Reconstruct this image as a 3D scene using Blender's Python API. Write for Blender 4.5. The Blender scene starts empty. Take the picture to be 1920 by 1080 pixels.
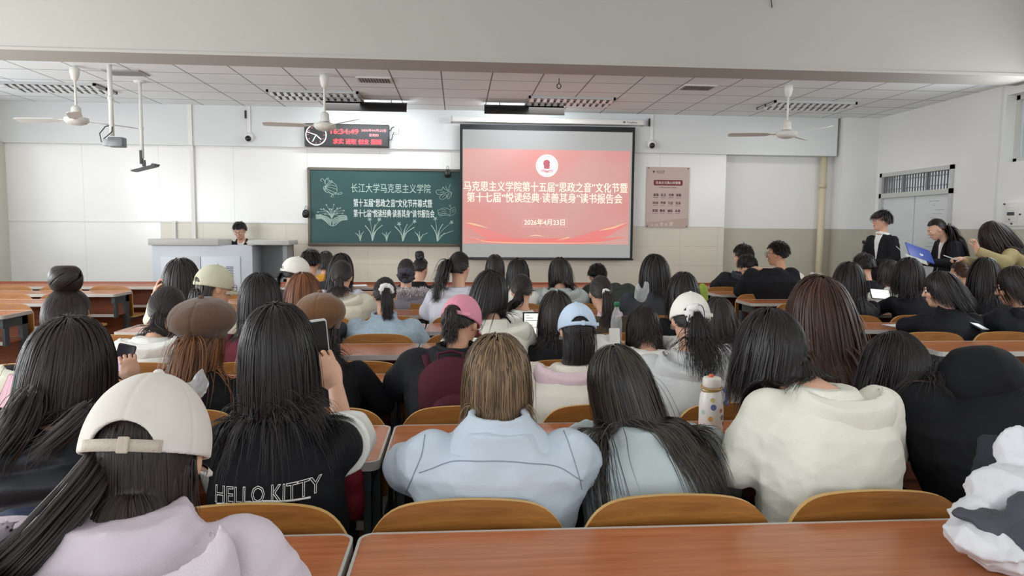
import bpy, math, random
import numpy as np
from mathutils import Vector, Matrix

random.seed(7)
rng = np.random.default_rng(11)
SC = bpy.context.scene
COL = SC.collection
PI = math.pi

# ------------------------------------------------------------------ camera
F_PX, YAW, PITCH, ROLL = 1313.5, 0.07727, 0.0842, 0.00802
def cam_axes():
    cy, sy, cp, sp = math.cos(YAW), math.sin(YAW), math.cos(PITCH), math.sin(PITCH)
    f = np.array([sy*cp, cy*cp, -sp]); r = np.array([cy, -sy, 0.0]); u = np.cross(r, f)
    cr, sr = math.cos(ROLL), math.sin(ROLL)
    return cr*r + sr*u, -sr*r + cr*u, f
_r, _u, _f = cam_axes()
cam_data = bpy.data.cameras.new('camera')
cam_data.sensor_width = 36.0
cam_data.sensor_fit = 'HORIZONTAL'
cam_data.lens = F_PX/1920*36.0
cam_data.clip_start = 0.05
cam = bpy.data.objects.new('camera', cam_data)
COL.objects.link(cam)
M4 = Matrix(((_r[0], _u[0], -_f[0], 0), (_r[1], _u[1], -_f[1], 0), (_r[2], _u[2], -_f[2], 1.5), (0, 0, 0, 1)))
cam.matrix_world = M4
SC.camera = cam

# ------------------------------------------------------------------ world, light, exposure
SC.view_settings.view_transform = 'Standard'
SC.view_settings.look = 'None'
SC.view_settings.gamma = 1.0
SC.view_settings.use_curve_mapping = False
SC.view_settings.exposure = 0.0
world = bpy.data.worlds.new('overcast_sky')
SC.world = world
world.use_nodes = True
bg = world.node_tree.nodes['Background']
bg.inputs['Color'].default_value = (0.86, 0.93, 1.0, 1)
bg.inputs['Strength'].default_value = 1.6

def area(name, loc, direction, sx, sy, power, color=(1, 1, 1), spread=PI):
    d = bpy.data.lights.new(name, 'AREA')
    d.shape = 'RECTANGLE'; d.size = sx; d.size_y = sy; d.energy = power; d.color = color; d.spread = spread
    o = bpy.data.objects.new(name, d)
    COL.objects.link(o)
    o.location = loc
    o.rotation_euler = Vector(direction).to_track_quat('-Z', 'Y').to_euler()
    return o
# daylight entering by the tall windows of the left wall and the high windows of the right wall; rear lamps added as fill
for wy, pw in ((9.0, 20), (5.9, 125), (2.8, 170), (-0.3, 140)):
    area('window_and_fill_light', (-6.72, wy, 1.95), (1, 0, 0.20), 2.0, 1.7, pw, (0.93, 0.97, 1.0))
for wy in (7.0, 4.0, 1.0):
    area('window_and_fill_light', (6.66, wy, 2.75), (-1, 0, -0.1), 2.0, 0.8, 40, (0.95, 0.98, 1.0))
for wx in (-4.2, 0.0, 4.2):
    area('window_and_fill_light', (wx, -4.4, 2.3), (0, 1, -0.12), 2.6, 1.9, 44, (0.97, 0.98, 1.0))

# ------------------------------------------------------------------ helpers
def lin(c):
    if isinstance(c, str):
        c = c.lstrip('#'); c = [int(c[i:i+2], 16) for i in (0, 2, 4)]
    return tuple(((v/255)/12.92 if v/255 <= 0.04045 else (((v/255)+0.055)/1.055)**2.4) for v in c) + (1.0,)

MATS = {}
def mat(name, color, rough=0.6, metal=0.0, spec=0.5, noise=0.0, nscale=40, bump=0.0, bscale=200, emit=0.0, stretch=None, sheen=0.0, alpha=1.0, trans=0.0):
    if name in MATS:
        return MATS[name]
    m = bpy.data.materials.new(name); m.use_nodes = True
    nt = m.node_tree; b = nt.nodes['Principled BSDF']
    c = lin(color)
    b.inputs['Base Color'].default_value = c
    b.inputs['Roughness'].default_value = rough
    b.inputs['Metallic'].default_value = metal
    b.inputs['Specular IOR Level'].default_value = spec
    if sheen: b.inputs['Sheen Weight'].default_value = sheen
    if trans: b.inputs['Transmission Weight'].default_value = trans
    if alpha < 1: b.inputs['Alpha'].default_value = alpha
    if emit:
        b.inputs['Emission Color'].default_value = c
        b.inputs['Emission Strength'].default_value = emit
    if noise or bump:
        tc = nt.nodes.new('ShaderNodeTexCoord')
        vec = tc.outputs['Object']
        if stretch:
            mp = nt.nodes.new('ShaderNodeMapping'); mp.inputs['Scale'].default_value = stretch
            nt.links.new(vec, mp.inputs['Vector']); vec = mp.outputs['Vector']
        if noise:
            n = nt.nodes.new('ShaderNodeTexNoise'); n.inputs['Scale'].default_value = nscale; n.inputs['Detail'].default_value = 5
            nt.links.new(vec, n.inputs['Vector'])
            r = nt.nodes.new('ShaderNodeValToRGB')
            r.color_ramp.elements[0].position = 0.3; r.color_ramp.elements[1].position = 0.7
            r.color_ramp.elements[0].color = tuple(v*(1-noise) for v in c[:3]) + (1,)
            r.color_ramp.elements[1].color = tuple(min(1, v*(1+noise)) for v in c[:3]) + (1,)
            nt.links.new(n.outputs['Fac'], r.inputs['Fac'])
            nt.links.new(r.outputs['Color'], b.inputs['Base Color'])
        if bump:
            n2 = nt.nodes.new('ShaderNodeTexNoise'); n2.inputs['Scale'].default_value = bscale; n2.inputs['Detail'].default_value = 3
            nt.links.new(vec, n2.inputs['Vector'])
            bp = nt.nodes.new('ShaderNodeBump'); bp.inputs['Strength'].default_value = bump; bp.inputs['Distance'].default_value = 0.004
            nt.links.new(n2.outputs['Fac'], bp.inputs['Height'])
            nt.links.new(bp.outputs['Normal'], b.inputs['Normal'])
    MATS[name] = m
    return m

def grid_mat(name, base, line, sx, ox, sz, oz, width, axes=('X', 'Z'), rough=0.5, noise=0.04, nscale=1.5, spec=0.5):
    """flat colour crossed by thin seams on a regular grid in world metres"""
    if name in MATS:
        return MATS[name]
    m = mat(name, base, rough, noise=noise, nscale=nscale, spec=spec)
    nt = m.node_tree; b = nt.nodes['Principled BSDF']
    g = nt.nodes.new('ShaderNodeNewGeometry'); sp = nt.nodes.new('ShaderNodeSeparateXYZ')
    nt.links.new(g.outputs['Position'], sp.inputs[0])
    outs = []
    for ax, s, o in ((axes[0], sx, ox), (axes[1], sz, oz)):
        if not s: continue
        a = nt.nodes.new('ShaderNodeMath'); a.operation = 'SUBTRACT'; a.inputs[1].default_value = o
        nt.links.new(sp.outputs[ax], a.inputs[0])
        p = nt.nodes.new('ShaderNodeMath'); p.operation = 'PINGPONG'; p.inputs[1].default_value = s/2
        nt.links.new(a.outputs[0], p.inputs[0])
        l = nt.nodes.new('ShaderNodeMath'); l.operation = 'LESS_THAN'; l.inputs[1].default_value = width/2
        nt.links.new(p.outputs[0], l.inputs[0]); outs.append(l.outputs[0])
    fac = outs[0]
    if len(outs) == 2:
        mx = nt.nodes.new('ShaderNodeMath'); mx.operation = 'MAXIMUM'
        nt.links.new(outs[0], mx.inputs[0]); nt.links.new(outs[1], mx.inputs[1]); fac = mx.outputs[0]
    mix = nt.nodes.new('ShaderNodeMix'); mix.data_type = 'RGBA'
    old = b.inputs['Base Color'].links[0].from_socket if b.inputs['Base Color'].links else None
    if old: nt.links.new(old, mix.inputs[6])
    else: mix.inputs[6].default_value = lin(base)
    mix.inputs[7].default_value = lin(line)
    nt.links.new(fac, mix.inputs[0]); nt.links.new(mix.outputs[2], b.inputs['Base Color'])
    return m

def wood(name, c1, c2, axis=0, rough=0.4, scale=5.0, stretch=14.0, spec=0.5):
    if name in MATS:
        return MATS[name]
    m = bpy.data.materials.new(name); m.use_nodes = True
    nt = m.node_tree; b = nt.nodes['Principled BSDF']
    tc = nt.nodes.new('ShaderNodeTexCoord'); mp = nt.nodes.new('ShaderNodeMapping')
    sc = [stretch]*3; sc[axis] = 1.0
    mp.inputs['Scale'].default_value = sc
    nt.links.new(tc.outputs['Object'], mp.inputs['Vector'])
    n = nt.nodes.new('ShaderNodeTexNoise'); n.inputs['Scale'].default_value = scale; n.inputs['Detail'].default_value = 8; n.inputs['Roughness'].default_value = 0.65
    n.inputs['Distortion'].default_value = 0.4
    nt.links.new(mp.outputs['Vector'], n.inputs['Vector'])
    r = nt.nodes.new('ShaderNodeValToRGB')
    r.color_ramp.elements[0].position = 0.32; r.color_ramp.elements[1].position = 0.68
    r.color_ramp.elements[0].color = lin(c1); r.color_ramp.elements[1].color = lin(c2)
    nt.links.new(n.outputs['Fac'], r.inputs['Fac']); nt.links.new(r.outputs['Color'], b.inputs['Base Color'])
    b.inputs['Roughness'].default_value = rough
    b.inputs['Specular IOR Level'].default_value = spec
    MATS[name] = m
    return m

def hair_mat(name, color, var=0.35, rough=0.42, tip=None, spec=0.35):
    key = 'hair_' + name
    if key in MATS:
        return MATS[key]
    m = bpy.data.materials.new(key); m.use_nodes = True
    nt = m.node_tree; b = nt.nodes['Principled BSDF']
    c = lin(color)
    g = nt.nodes.new('ShaderNodeNewGeometry')
    r = nt.nodes.new('ShaderNodeValToRGB')
    r.color_ramp.elements[0].color = tuple(v*(1-var) for v in c[:3]) + (1,)
    r.color_ramp.elements[1].color = (tuple(min(1, v*(1+var*1.5)) for v in c[:3]) + (1,)) if not tip else lin(tip)
    nt.links.new(g.outputs['Random Per Island'], r.inputs['Fac'])
    nt.links.new(r.outputs['Color'], b.inputs['Base Color'])
    b.inputs['Roughness'].default_value = rough
    b.inputs['Specular IOR Level'].default_value = spec
    MATS[key] = m
    return m

def tag(o, label=None, cat=None, group=None, kind=None):
    if label: o['label'] = label
    if cat: o['category'] = cat
    if group: o['group'] = group
    if kind: o['kind'] = kind
    return o

def empty(name, loc, rz=0.0):
    o = bpy.data.objects.new(name, None); COL.objects.link(o)
    o.location = loc; o.rotation_euler = (0, 0, rz); o.empty_display_size = 0.1
    return o

def mesh_obj(name, verts, faces, mats, parent=None, smooth=True, midx=None, origin=None, sharp=None):
    me = bpy.data.meshes.new(name)
    verts = np.asarray(verts, dtype=np.float64).reshape(-1, 3)
    if origin is not None: verts = verts - np.asarray(origin)
    if isinstance(faces, np.ndarray) and faces.ndim == 2:
        nf, k = faces.shape
        me.vertices.add(len(verts)); me.vertices.foreach_set('co', verts.astype(np.float32).ravel())
        me.loops.add(nf*k); me.loops.foreach_set('vertex_index', faces.astype(np.int32).ravel())
        me.polygons.add(nf); me.polygons.foreach_set('loop_start', np.arange(0, nf*k, k, dtype=np.int32))
        me.update(calc_edges=True); me.validate()
    else:
        me.from_pydata([tuple(v) for v in verts], [], [tuple(int(i) for i in f) for f in faces]); me.update()
    if not isinstance(mats, (list, tuple)): mats = [mats]
    for m in mats: me.materials.append(m)
    n = len(me.polygons)
    me.polygons.foreach_set('use_smooth', np.full(n, bool(smooth)))
    if midx is not None: me.polygons.foreach_set('material_index', np.asarray(midx, dtype=np.int32)[:n])
    o = bpy.data.objects.new(name, me); COL.objects.link(o)
    if parent: o.parent = parent
    if origin is not None: o.location = tuple(origin)
    if sharp:
        me.set_sharp_from_angle(angle=math.radians(sharp))
    return o

class MB:
    """collects shapes into one mesh"""
    def __init__(s): s.v = []; s.f = []; s.m = []; s.n = 0
    def add(s, verts, faces, mi=0):
        s.v.append(np.asarray(verts, float).reshape(-1, 3))
        for f in faces: s.f.append(tuple(int(i)+s.n for i in f)); s.m.append(mi)
        s.n += len(s.v[-1]); return s
    def box(s, x0, x1, y0, y1, z0, z1, mi=0, b=0.0):
        x0, x1 = min(x0, x1), max(x0, x1); y0, y1 = min(y0, y1), max(y0, y1); z0, z1 = min(z0, z1), max(z0, z1)
        if b <= 0:
            v = [(x, y, z) for x in (x0, x1) for y in (y0, y1) for z in (z0, z1)]
            return s.add(v, [(0, 1, 3, 2), (4, 6, 7, 5), (0, 4, 5, 1), (2, 3, 7, 6), (0, 2, 6, 4), (1, 5, 7, 3)], mi)
        b = min(b, (x1-x0)/2.01, (y1-y0)/2.01, (z1-z0)/2.01)
        import bmesh
        bm = bmesh.new(); bmesh.ops.create_cube(bm, size=1.0)
        for v in bm.verts:
            v.co = Vector(((x0+x1)/2+v.co.x*(x1-x0), (y0+y1)/2+v.co.y*(y1-y0), (z0+z1)/2+v.co.z*(z1-z0)))
        bmesh.ops.bevel(bm, geom=bm.edges[:], offset=b, segments=2, profile=0.5, affect='EDGES')
        bm.verts.index_update()
        vs = [tuple(v.co) for v in bm.verts]; fs = [[v.index for v in f.verts] for f in bm.faces]; bm.free()
        return s.add(vs, fs, mi)
    def tube(s, path, r, n=8, mi=0, cap=True, flat=1.0, ref=(0, 0, 1)):
        P = np.asarray(path, float); k = len(P)
        R = np.full(k, r, float) if np.isscalar(r) else np.asarray(r, float)
        T = np.gradient(P, axis=0); T /= np.linalg.norm(T, axis=1)[:, None]+1e-12
        up = np.array(ref, float)
        if abs(T[0] @ up) > 0.9: up = np.array([1.0, 0, 0]) if abs(T[0][0]) < 0.9 else np.array([0, 1.0, 0])
        N = np.zeros_like(P); nn = up - T[0]*(up @ T[0]); nn /= np.linalg.norm(nn)
        for i in range(k):
            nn = nn - T[i]*(nn @ T[i]); nn /= np.linalg.norm(nn)+1e-12; N[i] = nn
        B = np.cross(T, N)
        a = np.arange(n)*2*PI/n
        v = P[:, None, :] + R[:, None, None]*(np.cos(a)[None, :, None]*N[:, None, :]*flat + np.sin(a)[None, :, None]*B[:, None, :])
        f = [(i*n+j, i*n+(j+1) % n, (i+1)*n+(j+1) % n, (i+1)*n+j) for i in range(k-1) for j in range(n)]
        if cap: f += [tuple(range(n))[::-1], tuple((k-1)*n+j for j in range(n))]
        return s.add(v.reshape(-1, 3), f, mi)
    def cyl(s, p0, p1, r0, r1=None, n=16, mi=0):
        return s.tube([p0, p1], [r0, r0 if r1 is None else r1], n, mi)
    def lathe(s, prof, c=(0, 0, 0), n=24, mi=0, axis='z'):
        a = np.arange(n)*2*PI/n; v = []
        for r, z in prof:
            for t in a:
                p = (r*math.cos(t), r*math.sin(t), z)
                if axis == 'y': p = (p[0], p[2], p[1])
                if axis == 'x': p = (p[2], p[0], p[1])
                v.append((c[0]+p[0], c[1]+p[1], c[2]+p[2]))
        k = len(prof)
        f = [(i*n+j, i*n+(j+1) % n, (i+1)*n+(j+1) % n, (i+1)*n+j) for i in range(k-1) for j in range(n)]
        f += [tuple(range(n))[::-1], tuple((k-1)*n+j for j in range(n))]
        return s.add(v, f, mi)
    def prism(s, poly, z0, z1, plane='xy', mi=0, mside=None):
        k = len(poly)
        def p3(p, w):
            return (p[0], p[1], w) if plane == 'xy' else ((p[0], w, p[1]) if plane == 'xz' else (w, p[0], p[1]))
        v = [p3(p, z0) for p in poly] + [p3(p, z1) for p in poly]
        s.add(v, [tuple(range(k))[::-1], tuple(range(k, 2*k))], mi)
        b = s.n-2*k
        for i in range(k):
            s.f.append((b+i, b+(i+1) % k, b+k+(i+1) % k, b+k+i)); s.m.append(mi if mside is None else mside)
        return s
    def build(s, name, mats, parent=None, smooth=False, sharp=None, origin=None):
        return mesh_obj(name, np.concatenate(s.v), s.f, mats, parent, smooth or bool(sharp), s.m, origin, sharp)

def text(body, size, m, loc, parent, name='lettering', rot=(PI/2, 0, 0), width=None, height=None, align='CENTER', offset=0.0, extrude=0.0015, shear=0.0, outline=0.0, space=1.0, bold=0.0):
    cu = bpy.data.curves.new('t', 'FONT'); cu.body = body; cu.size = size; cu.align_x = align; cu.align_y = 'CENTER'
    cu.offset = offset; cu.extrude = extrude; cu.shear = shear; cu.resolution_u = 2; cu.space_character = space
    if outline: cu.fill_mode = 'NONE'; cu.bevel_depth = outline; cu.bevel_resolution = 0; cu.extrude = 0
    o = bpy.data.objects.new('t', cu); COL.objects.link(o)
    dg = bpy.context.evaluated_depsgraph_get()
    me = bpy.data.meshes.new_from_object(o.evaluated_get(dg))
    bpy.data.objects.remove(o); bpy.data.curves.remove(cu)
    me.name = name
    co = np.zeros(len(me.vertices)*3); me.vertices.foreach_get('co', co); co = co.reshape(-1, 3)
    w = co[:, 0].max()-co[:, 0].min(); h = co[:, 1].max()-co[:, 1].min()
    if width: co[:, 0] *= width/w
    if height: co[:, 1] *= height/h
    me.vertices.foreach_set('co', co.ravel()); me.update()
    if bold:
        nv = len(co); fs = [tuple(p.vertices) for p in me.polygons]
        me.clear_geometry()
        me.from_pydata([tuple(v) for v in co]+[tuple(v+np.array([bold, bold*.4, .0002])) for v in co], [], fs+[tuple(i+nv for i in f) for f in fs]); me.update()
    me.materials.clear(); me.materials.append(m)
    ob = bpy.data.objects.new(name, me); COL.objects.link(ob)
    ob.location = loc; ob.rotation_euler = rot
    if parent: ob.parent = parent
    return ob

# ------------------------------------------------------------------ the room
XL, XR, YB, YF, ZC, ZH = -6.78, 6.72, -4.5, 11.05, 3.31, 4.35
m_ceil = grid_mat('ceiling_tiles', '#f0f4f6', '#7a7877', 0.6, -0.2, 0.6, 10.56, 0.016, ('X', 'Y'), rough=0.8, noise=0.015)
m_paint = mat('white_paint', '#e9e9e6', 0.75, noise=0.02, nscale=1.2, bump=0.05, bscale=60)
m_soffit = mat('pale_grey_paint', '#dcdfdf', 0.7, noise=0.02, nscale=1.3, bump=0.05, bscale=50)
m_beam = mat('beam_shaded_paint', '#b1aea7', 0.8, noise=0.025, nscale=0.9, bump=0.08, bscale=25)  # white paint darkened so the colour carries the beam's shade
m_tilew = grid_mat('white_wall_tiles', '#f0f0ed', '#dcdcd8', 1.1, -4.5, 0.0, 0, 0.008, rough=0.22, noise=0.015)
m_tilec = grid_mat('cream_wall_tiles', '#d8d2c3', '#c3bcac', 0.62, -4.5, 0.31, 0, 0.006, rough=0.3, noise=0.03)
m_tileg = mat('grey_beige_dado_paint', '#bdb8a9', 0.45, noise=0.05, nscale=1.2)
m_trimw = mat('white_trim', '#ececea', 0.5)
m_floor = grid_mat('floor_tiles', '#a9a49b', '#7d7a74', 0.6, 0, 0.6, 0, 0.006, ('X', 'Y'), rough=0.35, noise=0.06)
m_alu = mat('aluminium', '#b9bdbf', 0.4, metal=0.7)
m_pvc = mat('white_plastic', '#e7e6e2', 0.45)
m_black = mat('black_plastic', '#17181a', 0.4)
m_dark = mat('dark_metal', '#3a3d40', 0.45, metal=0.4)

def struct(name, mb, mats, smooth=False, sharp=None):
    return tag(mb.build(name, mats, None, smooth, sharp), kind='structure')

struct('floor', MB().box(XL-.2, XR+.2, YB-.2, YF+.3, -0.1, 0), m_floor)
struct('ceiling', MB().box(XL, XR, 8.02, YF+.3, ZC, ZC+.05), m_ceil)
struct('ceiling_high', MB().box(XL-.2, XR+.2, YB-.2, 8.02, ZH, ZH+.1), m_paint)
# beam across the room: face in the shade-darkened paint, flat underside
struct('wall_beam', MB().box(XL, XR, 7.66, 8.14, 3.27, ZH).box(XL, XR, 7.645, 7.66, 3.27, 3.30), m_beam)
# front wall: white glazed band, cream dado, soffit band above, alcove on the right
fw = MB()
fw.box(XL, 4.28, YF, YF+.3, 1.56, ZC, 0).box(XL, -4.5, YF, YF+.3, 0, 1.56, 0)
fw.box(-4.5, 4.28, YF, YF+.3, 0, 1.56, 1)
fw.box(4.28, 6.75, YF+.16, YF+.3, 1.54, ZC, 2).box(4.28, 6.75, YF+.16, YF+.3, 0, 1.54, 3)
struct('wall_front', fw, [m_tilew, m_tilec, m_paint, m_tileg])
struct('trim_1', MB().box(XL, 6.08, YF-.055, YF+.17, 2.71, ZC), m_soffit)
struct('trim_2', MB().box(XL, -2.28, YF-.008, YF, 1.555, 1.578), m_trimw)
struct('wall_pilaster', MB().box(6.14, XR, YF-.14, YF+.2, 1.54, ZC, 0).box(6.14, XR, YF-.14, YF+.2, 0, 1.54, 1), [m_paint, m_tileg])
struct('wall_pilaster_left', MB().box(XL, XL+.09, YF-.3, YF, 0, 2.72), mat('pilaster_cream_paint', '#d2d0c5', 0.6))  # one even cream tone for the narrow pilaster

# right wall with door opening and high windows
DY0, DY1 = 9.12, 10.78   # door opening along y
rw = MB()
def rwall(y0, y1, z0, z1):
    for a, b, mi in ((z0, min(z1, 1.545), 1), (max(z0, 1.545), z1, 0)):
        if b > a: rw.box(XR, XR+.24, y0, y1, a, b, mi)
rwall(DY1, YF+.3, 0, ZC); rwall(8.28, DY0, 0, ZC); rwall(DY0, DY1, 2.42, ZC)
rwall(YB, 8.28, 0, 2.36); rwall(YB, 8.28, 3.18, ZH)
for y0, y1 in ((5.75, 5.4), (2.9, 2.5), (-0.1, YB)):
    rwall(min(y0, y1), max(y0, y1), 2.36, 3.18)
struct('wall_right', rw, [m_paint, m_tileg])
# left wall with four tall windows, seen only by their light and reflections
lw = MB()
def lwall(y0, y1, z0, z1): lw.box(XL-.24, XL, y0, y1, z0, z1, 0 if z1 > 1.1 else 1)
lwall(YB, YF+.3, 0, 1.0); lwall(YB, YF+.3, 2.9, ZH)
ys = [YB, -1.4, 0.8, 1.7, 3.9, 4.8, 7.0, 7.9, 10.1, YF+.3]
for i in range(0, 10, 2): lwall(ys[i], ys[i+1], 1.0, 2.9)
struct('wall_left', lw, [m_paint, m_tileg])
bw = MB()
bw.box(XL-.2, XR+.2, YB-.2, YB, 0, 1.2).box(XL-.2, XR+.2, YB-.2, YB, 3.35, ZH)
xs = [XL-.2, -5.6, -2.8, -1.4, 1.4, 2.8, 5.6, XR+.2]
for i in range(0, 8, 2): bw.box(xs[i], xs[i+1], YB-.2, YB, 1.2, 3.35)
struct('wall_back', bw, m_paint)

m_glass = mat('window_glass', '#dfe8ea', 0.05, alpha=0.25)
def window(name, x, y0, y1, z0, z1, bars=1):
    r = tag(empty(name, (x, (y0+y1)/2, z0)), kind='structure')
    ox, oy, oz = x, (y0+y1)/2, z0
    f = MB()
    w = .055
    for a, b, c, d in ((y0, y1, z0, z0+w), (y0, y1, z1-w, z1), (y0, y0+w, z0, z1), (y1-w, y1, z0, z1)):
        f.box(-.03, .03, a-oy, b-oy, c-oz, d-oz)
    for i in range(bars):
        yy = y0+(y1-y0)*(i+1)/(bars+1)
        f.box(-.025, .025, yy-.03-oy, yy+.03-oy, 0, z1-z0)
    tag(f.build('window_frame', mat('window_frame_grey', '#c9c8c2', 0.5), r))
    MB().box(-.004, .004, y0+w-oy, y1-w-oy, w, z1-z0-w).build('window_pane', m_glass, r)
    return r
wi = 1
for y0, y1 in ((5.75, 8.28), (2.9, 5.4), (-0.1, 2.5)):
    window('window_%d' % wi, XR+.16, y0, y1, 2.36, 3.18, 1); wi += 1
for y0, y1 in ((-1.4, .8), (1.7, 3.9), (4.8, 7.0), (7.9, 10.1)):
    window('window_%d' % wi, XL-.14, y0, y1, 1.0, 2.9, 2); wi += 1
# seam strip running down the right wall
struct('trim_3', MB().box(XR-.012, XR, 8.33, 8.36, 1.55, ZC), m_soffit)

# door: two leaves under a barred transom
m_door = mat('pale_grey_door_paint', '#d3d8da', 0.4, noise=0.03, nscale=3)
door = tag(empty('door_1', (XR, (DY0+DY1)/2, 0)), kind='structure')
oy = (DY0+DY1)/2
f = MB()
hy = (DY1-DY0)/2
for a, b, c, d in ((-hy, hy, 2.36, 2.42), (-hy, hy, 2.03, 2.10), (-hy, -hy+.06, 0, 2.42), (hy-.06, hy, 0, 2.42)):
    f.box(-.03, .10, a, b, c, d)
f.build('door_frame', mat('door_frame_grey', '#c4c6c3', 0.5), door)
for s, a, b in ((0, -hy+.06, -.012), (1, .012, hy-.06)):
    l = MB().box(.015, .055, a, b, 0.01, 2.03, 0, .006).build('door_leaf', m_door, door)
    MB().box(-.02, .015, (-.09 if s == 0 else .05), (-.05 if s == 0 else .09), 1.0, 1.14, 0, .006).build('door_handle', m_alu, l)
MB().box(.05, .056, -hy+.06, hy-.06, 2.10, 2.36).build('transom_pane', mat('transom_glass', '#f2f6f7', 0.2, emit=0.0, alpha=.5), door)
t = MB()
for i in range(25):
    yy = -hy+.08+i*(2*hy-.16)/24
    t.box(.0, .02, yy-.006, yy+.006, 2.10, 2.36)
for z in (2.16, 2.30): t.box(.0, .02, -hy+.06, hy-.06, z-.005, z+.005)
for yy in (-.27, .27): t.box(-.01, .03, yy-.02, yy+.02, 2.10, 2.36)
t.build('transom_bars', mat('bar_grey', '#8b8f90', 0.5, metal=.3), door)
# faint handwriting-like smudges on the right leaf of the door
sm = MB()
for i in range(15):
    zz = 1.95-i*.058-random.random()*.02; y0 = -.30-random.random()*.18
    sm.tube([(.013, y0-j*.03, zz+random.uniform(-.006, .006)) for j in range(random.randint(3, 9))], .0045, 4)
sm.build('smudged_writing', mat('faint_pencil', '#c0c8ca', .8), door)
# outside ground, and a grey wall added to darken the high window
struct('wall_outside_added', MB().box(XR+5, XR+5.3, -8, 16, -.2, 5.2), mat('backdrop_grey', '#6f7477', .9, noise=.1, nscale=2))
struct('ground_outside', MB().box(XR+.3, XR+30, -20, 30, -.3, -.2), mat('outside_ground', '#9a9c96', .9))

# ------------------------------------------------------------------ furniture
m_top = wood('red_brown_laminate', '#a5623c', '#c07850', 0, 0.24, 3.0, 16.0)
m_panel = wood('dark_red_laminate', '#7f4229', '#a05b3a', 0, 0.36, 3.0, 14.0)
m_edge = mat('grey_edge_band', '#c6c2bd', 0.35, metal=0.25)
m_ply = wood('plywood_face', '#855424', '#ab7236', 0, 0.34, 4.0, 12.0)
m_plyedge = mat('plywood_edge', '#cfa666', 0.45, noise=0.06, nscale=30)
m_leg = mat('desk_leg_grey', '#454a4e', 0.45, metal=0.3)
ROW0, ROWP, SEATP = 1.69, 0.955, 0.545
def far(k): return ROW0 + ROWP*k

def round_rect(x0, x1, y0, y1, r, n=5):
    p = []
    for cx, cy, a0 in ((x1-r, y1-r, 0), (x0+r, y1-r, PI/2), (x0+r, y0+r, PI), (x1-r, y0+r, 1.5*PI)):
        for i in range(n+1):
            a = a0+PI/2*i/n; p.append((cx+r*math.cos(a), cy+r*math.sin(a)))
    return p

def make_desk(x0, x1, k, label, group, depth=0.43, lip=False):
    yf = far(k); w = (x1-x0)/2; cx = (x0+x1)/2
    r = tag(empty('row_desk', (cx, yf-depth/2, 0)), label, 'desk', group)
    h = depth/2
    MB().prism(round_rect(-w+.003, w-.003, -h+.003, h-.003, .035), .727, .7502, 'xy', 0).build('tabletop', m_top, r, sharp=40)
    e = MB(); o = round_rect(-w, w, -h, h, .038); i_ = round_rect(-w+.007, w-.007, -h+.007, h-.007, .032); n = len(o)
    vs = [(a, b, .722) for a, b in o]+[(a, b, .7515) for a, b in o]+[(a, b, .7515) for a, b in i_]+[(a, b, .722) for a, b in i_]
    fs = []
    for q in range(4):
        for j in range(n): fs.append((q*n+j, q*n+(j+1) % n, ((q+1) % 4)*n+(j+1) % n, ((q+1) % 4)*n+j))
    e.add(vs, fs); e.build('edge_band', m_edge, r, sharp=40)
    MB().box(-w+.05, w-.05, h-.05, h-.032, .16, .722).build('front_panel', m_panel, r)
    sh = MB().box(-w+.05, w-.05, -h+.10, h-.05, .50, .516, 0); sh.box(-w+.05, w-.05, -h+.088, -h+.10, .49, .520, 1)
    sh.build('book_shelf', [m_panel, m_edge], r)
    for s in (-1, 1):
        x = s*(w-.05)
        l = MB().box(x-.018, x+.018, h-.12, h-.04, .03, .722).box(x-.018, x+.018, -h+.05, h-.04, .64, .722).box(x-.02, x+.02, -h+.12, h+.02, 0, .03, b=.006)
        l.box(x-.012, x+.012, -h+.08, -h+.14, .48, .70)
        l.build('leg', m_leg, r)
    if lip:
        MB().box(-w, w, h, h+.02, .10, .785).build('front_board', m_panel, r)
    return r

# seat: bent plywood back with arched top, folding seat, steel bracket
def chair_back_mesh():
    nx, W, T = 28, .25, .016
    us = np.sin(np.linspace(-PI/2, PI/2, nx+1))
    v = []; f = []; mi = []
    for side in (0, 1):
        for u in us:
            zt = .805-.012*u*u-.075*abs(u)**7
            zb = .44+.02*abs(u)**6
            for j in range(7):
                z = zb+(zt-zb)*j/6
                y = -.030*(u*u) + .018*(j/6-.5)**2 - .035*(z-.62)
                v.append((u*W, y+(T if side else 0), z))
    n1 = (nx+1)*7
    q = lambda s, i, j: s*n1+i*7+j
    for i in range(nx):
        for j in range(6):
            f.append((q(0, i, j), q(0, i+1, j), q(0, i+1, j+1), q(0, i, j+1))); mi.append(0)
            f.append((q(1, i, j), q(1, i, j+1), q(1, i+1, j+1), q(1, i+1, j))); mi.append(0)
        f.append((q(0, i, 6), q(0, i+1, 6), q(1, i+1, 6), q(1, i, 6))); mi.append(1)
        f.append((q(0, i, 0), q(1, i, 0), q(1, i+1, 0), q(0, i+1, 0))); mi.append(1)
    for j in range(6):
        f.append((q(0, 0, j), q(0, 0, j+1), q(1, 0, j+1), q(1, 0, j))); mi.append(1)
        f.append((q(0, nx, j), q(1, nx, j), q(1, nx, j+1), q(0, nx, j+1))); mi.append(1)
    return v, f, mi
CHAIR = None
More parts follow.
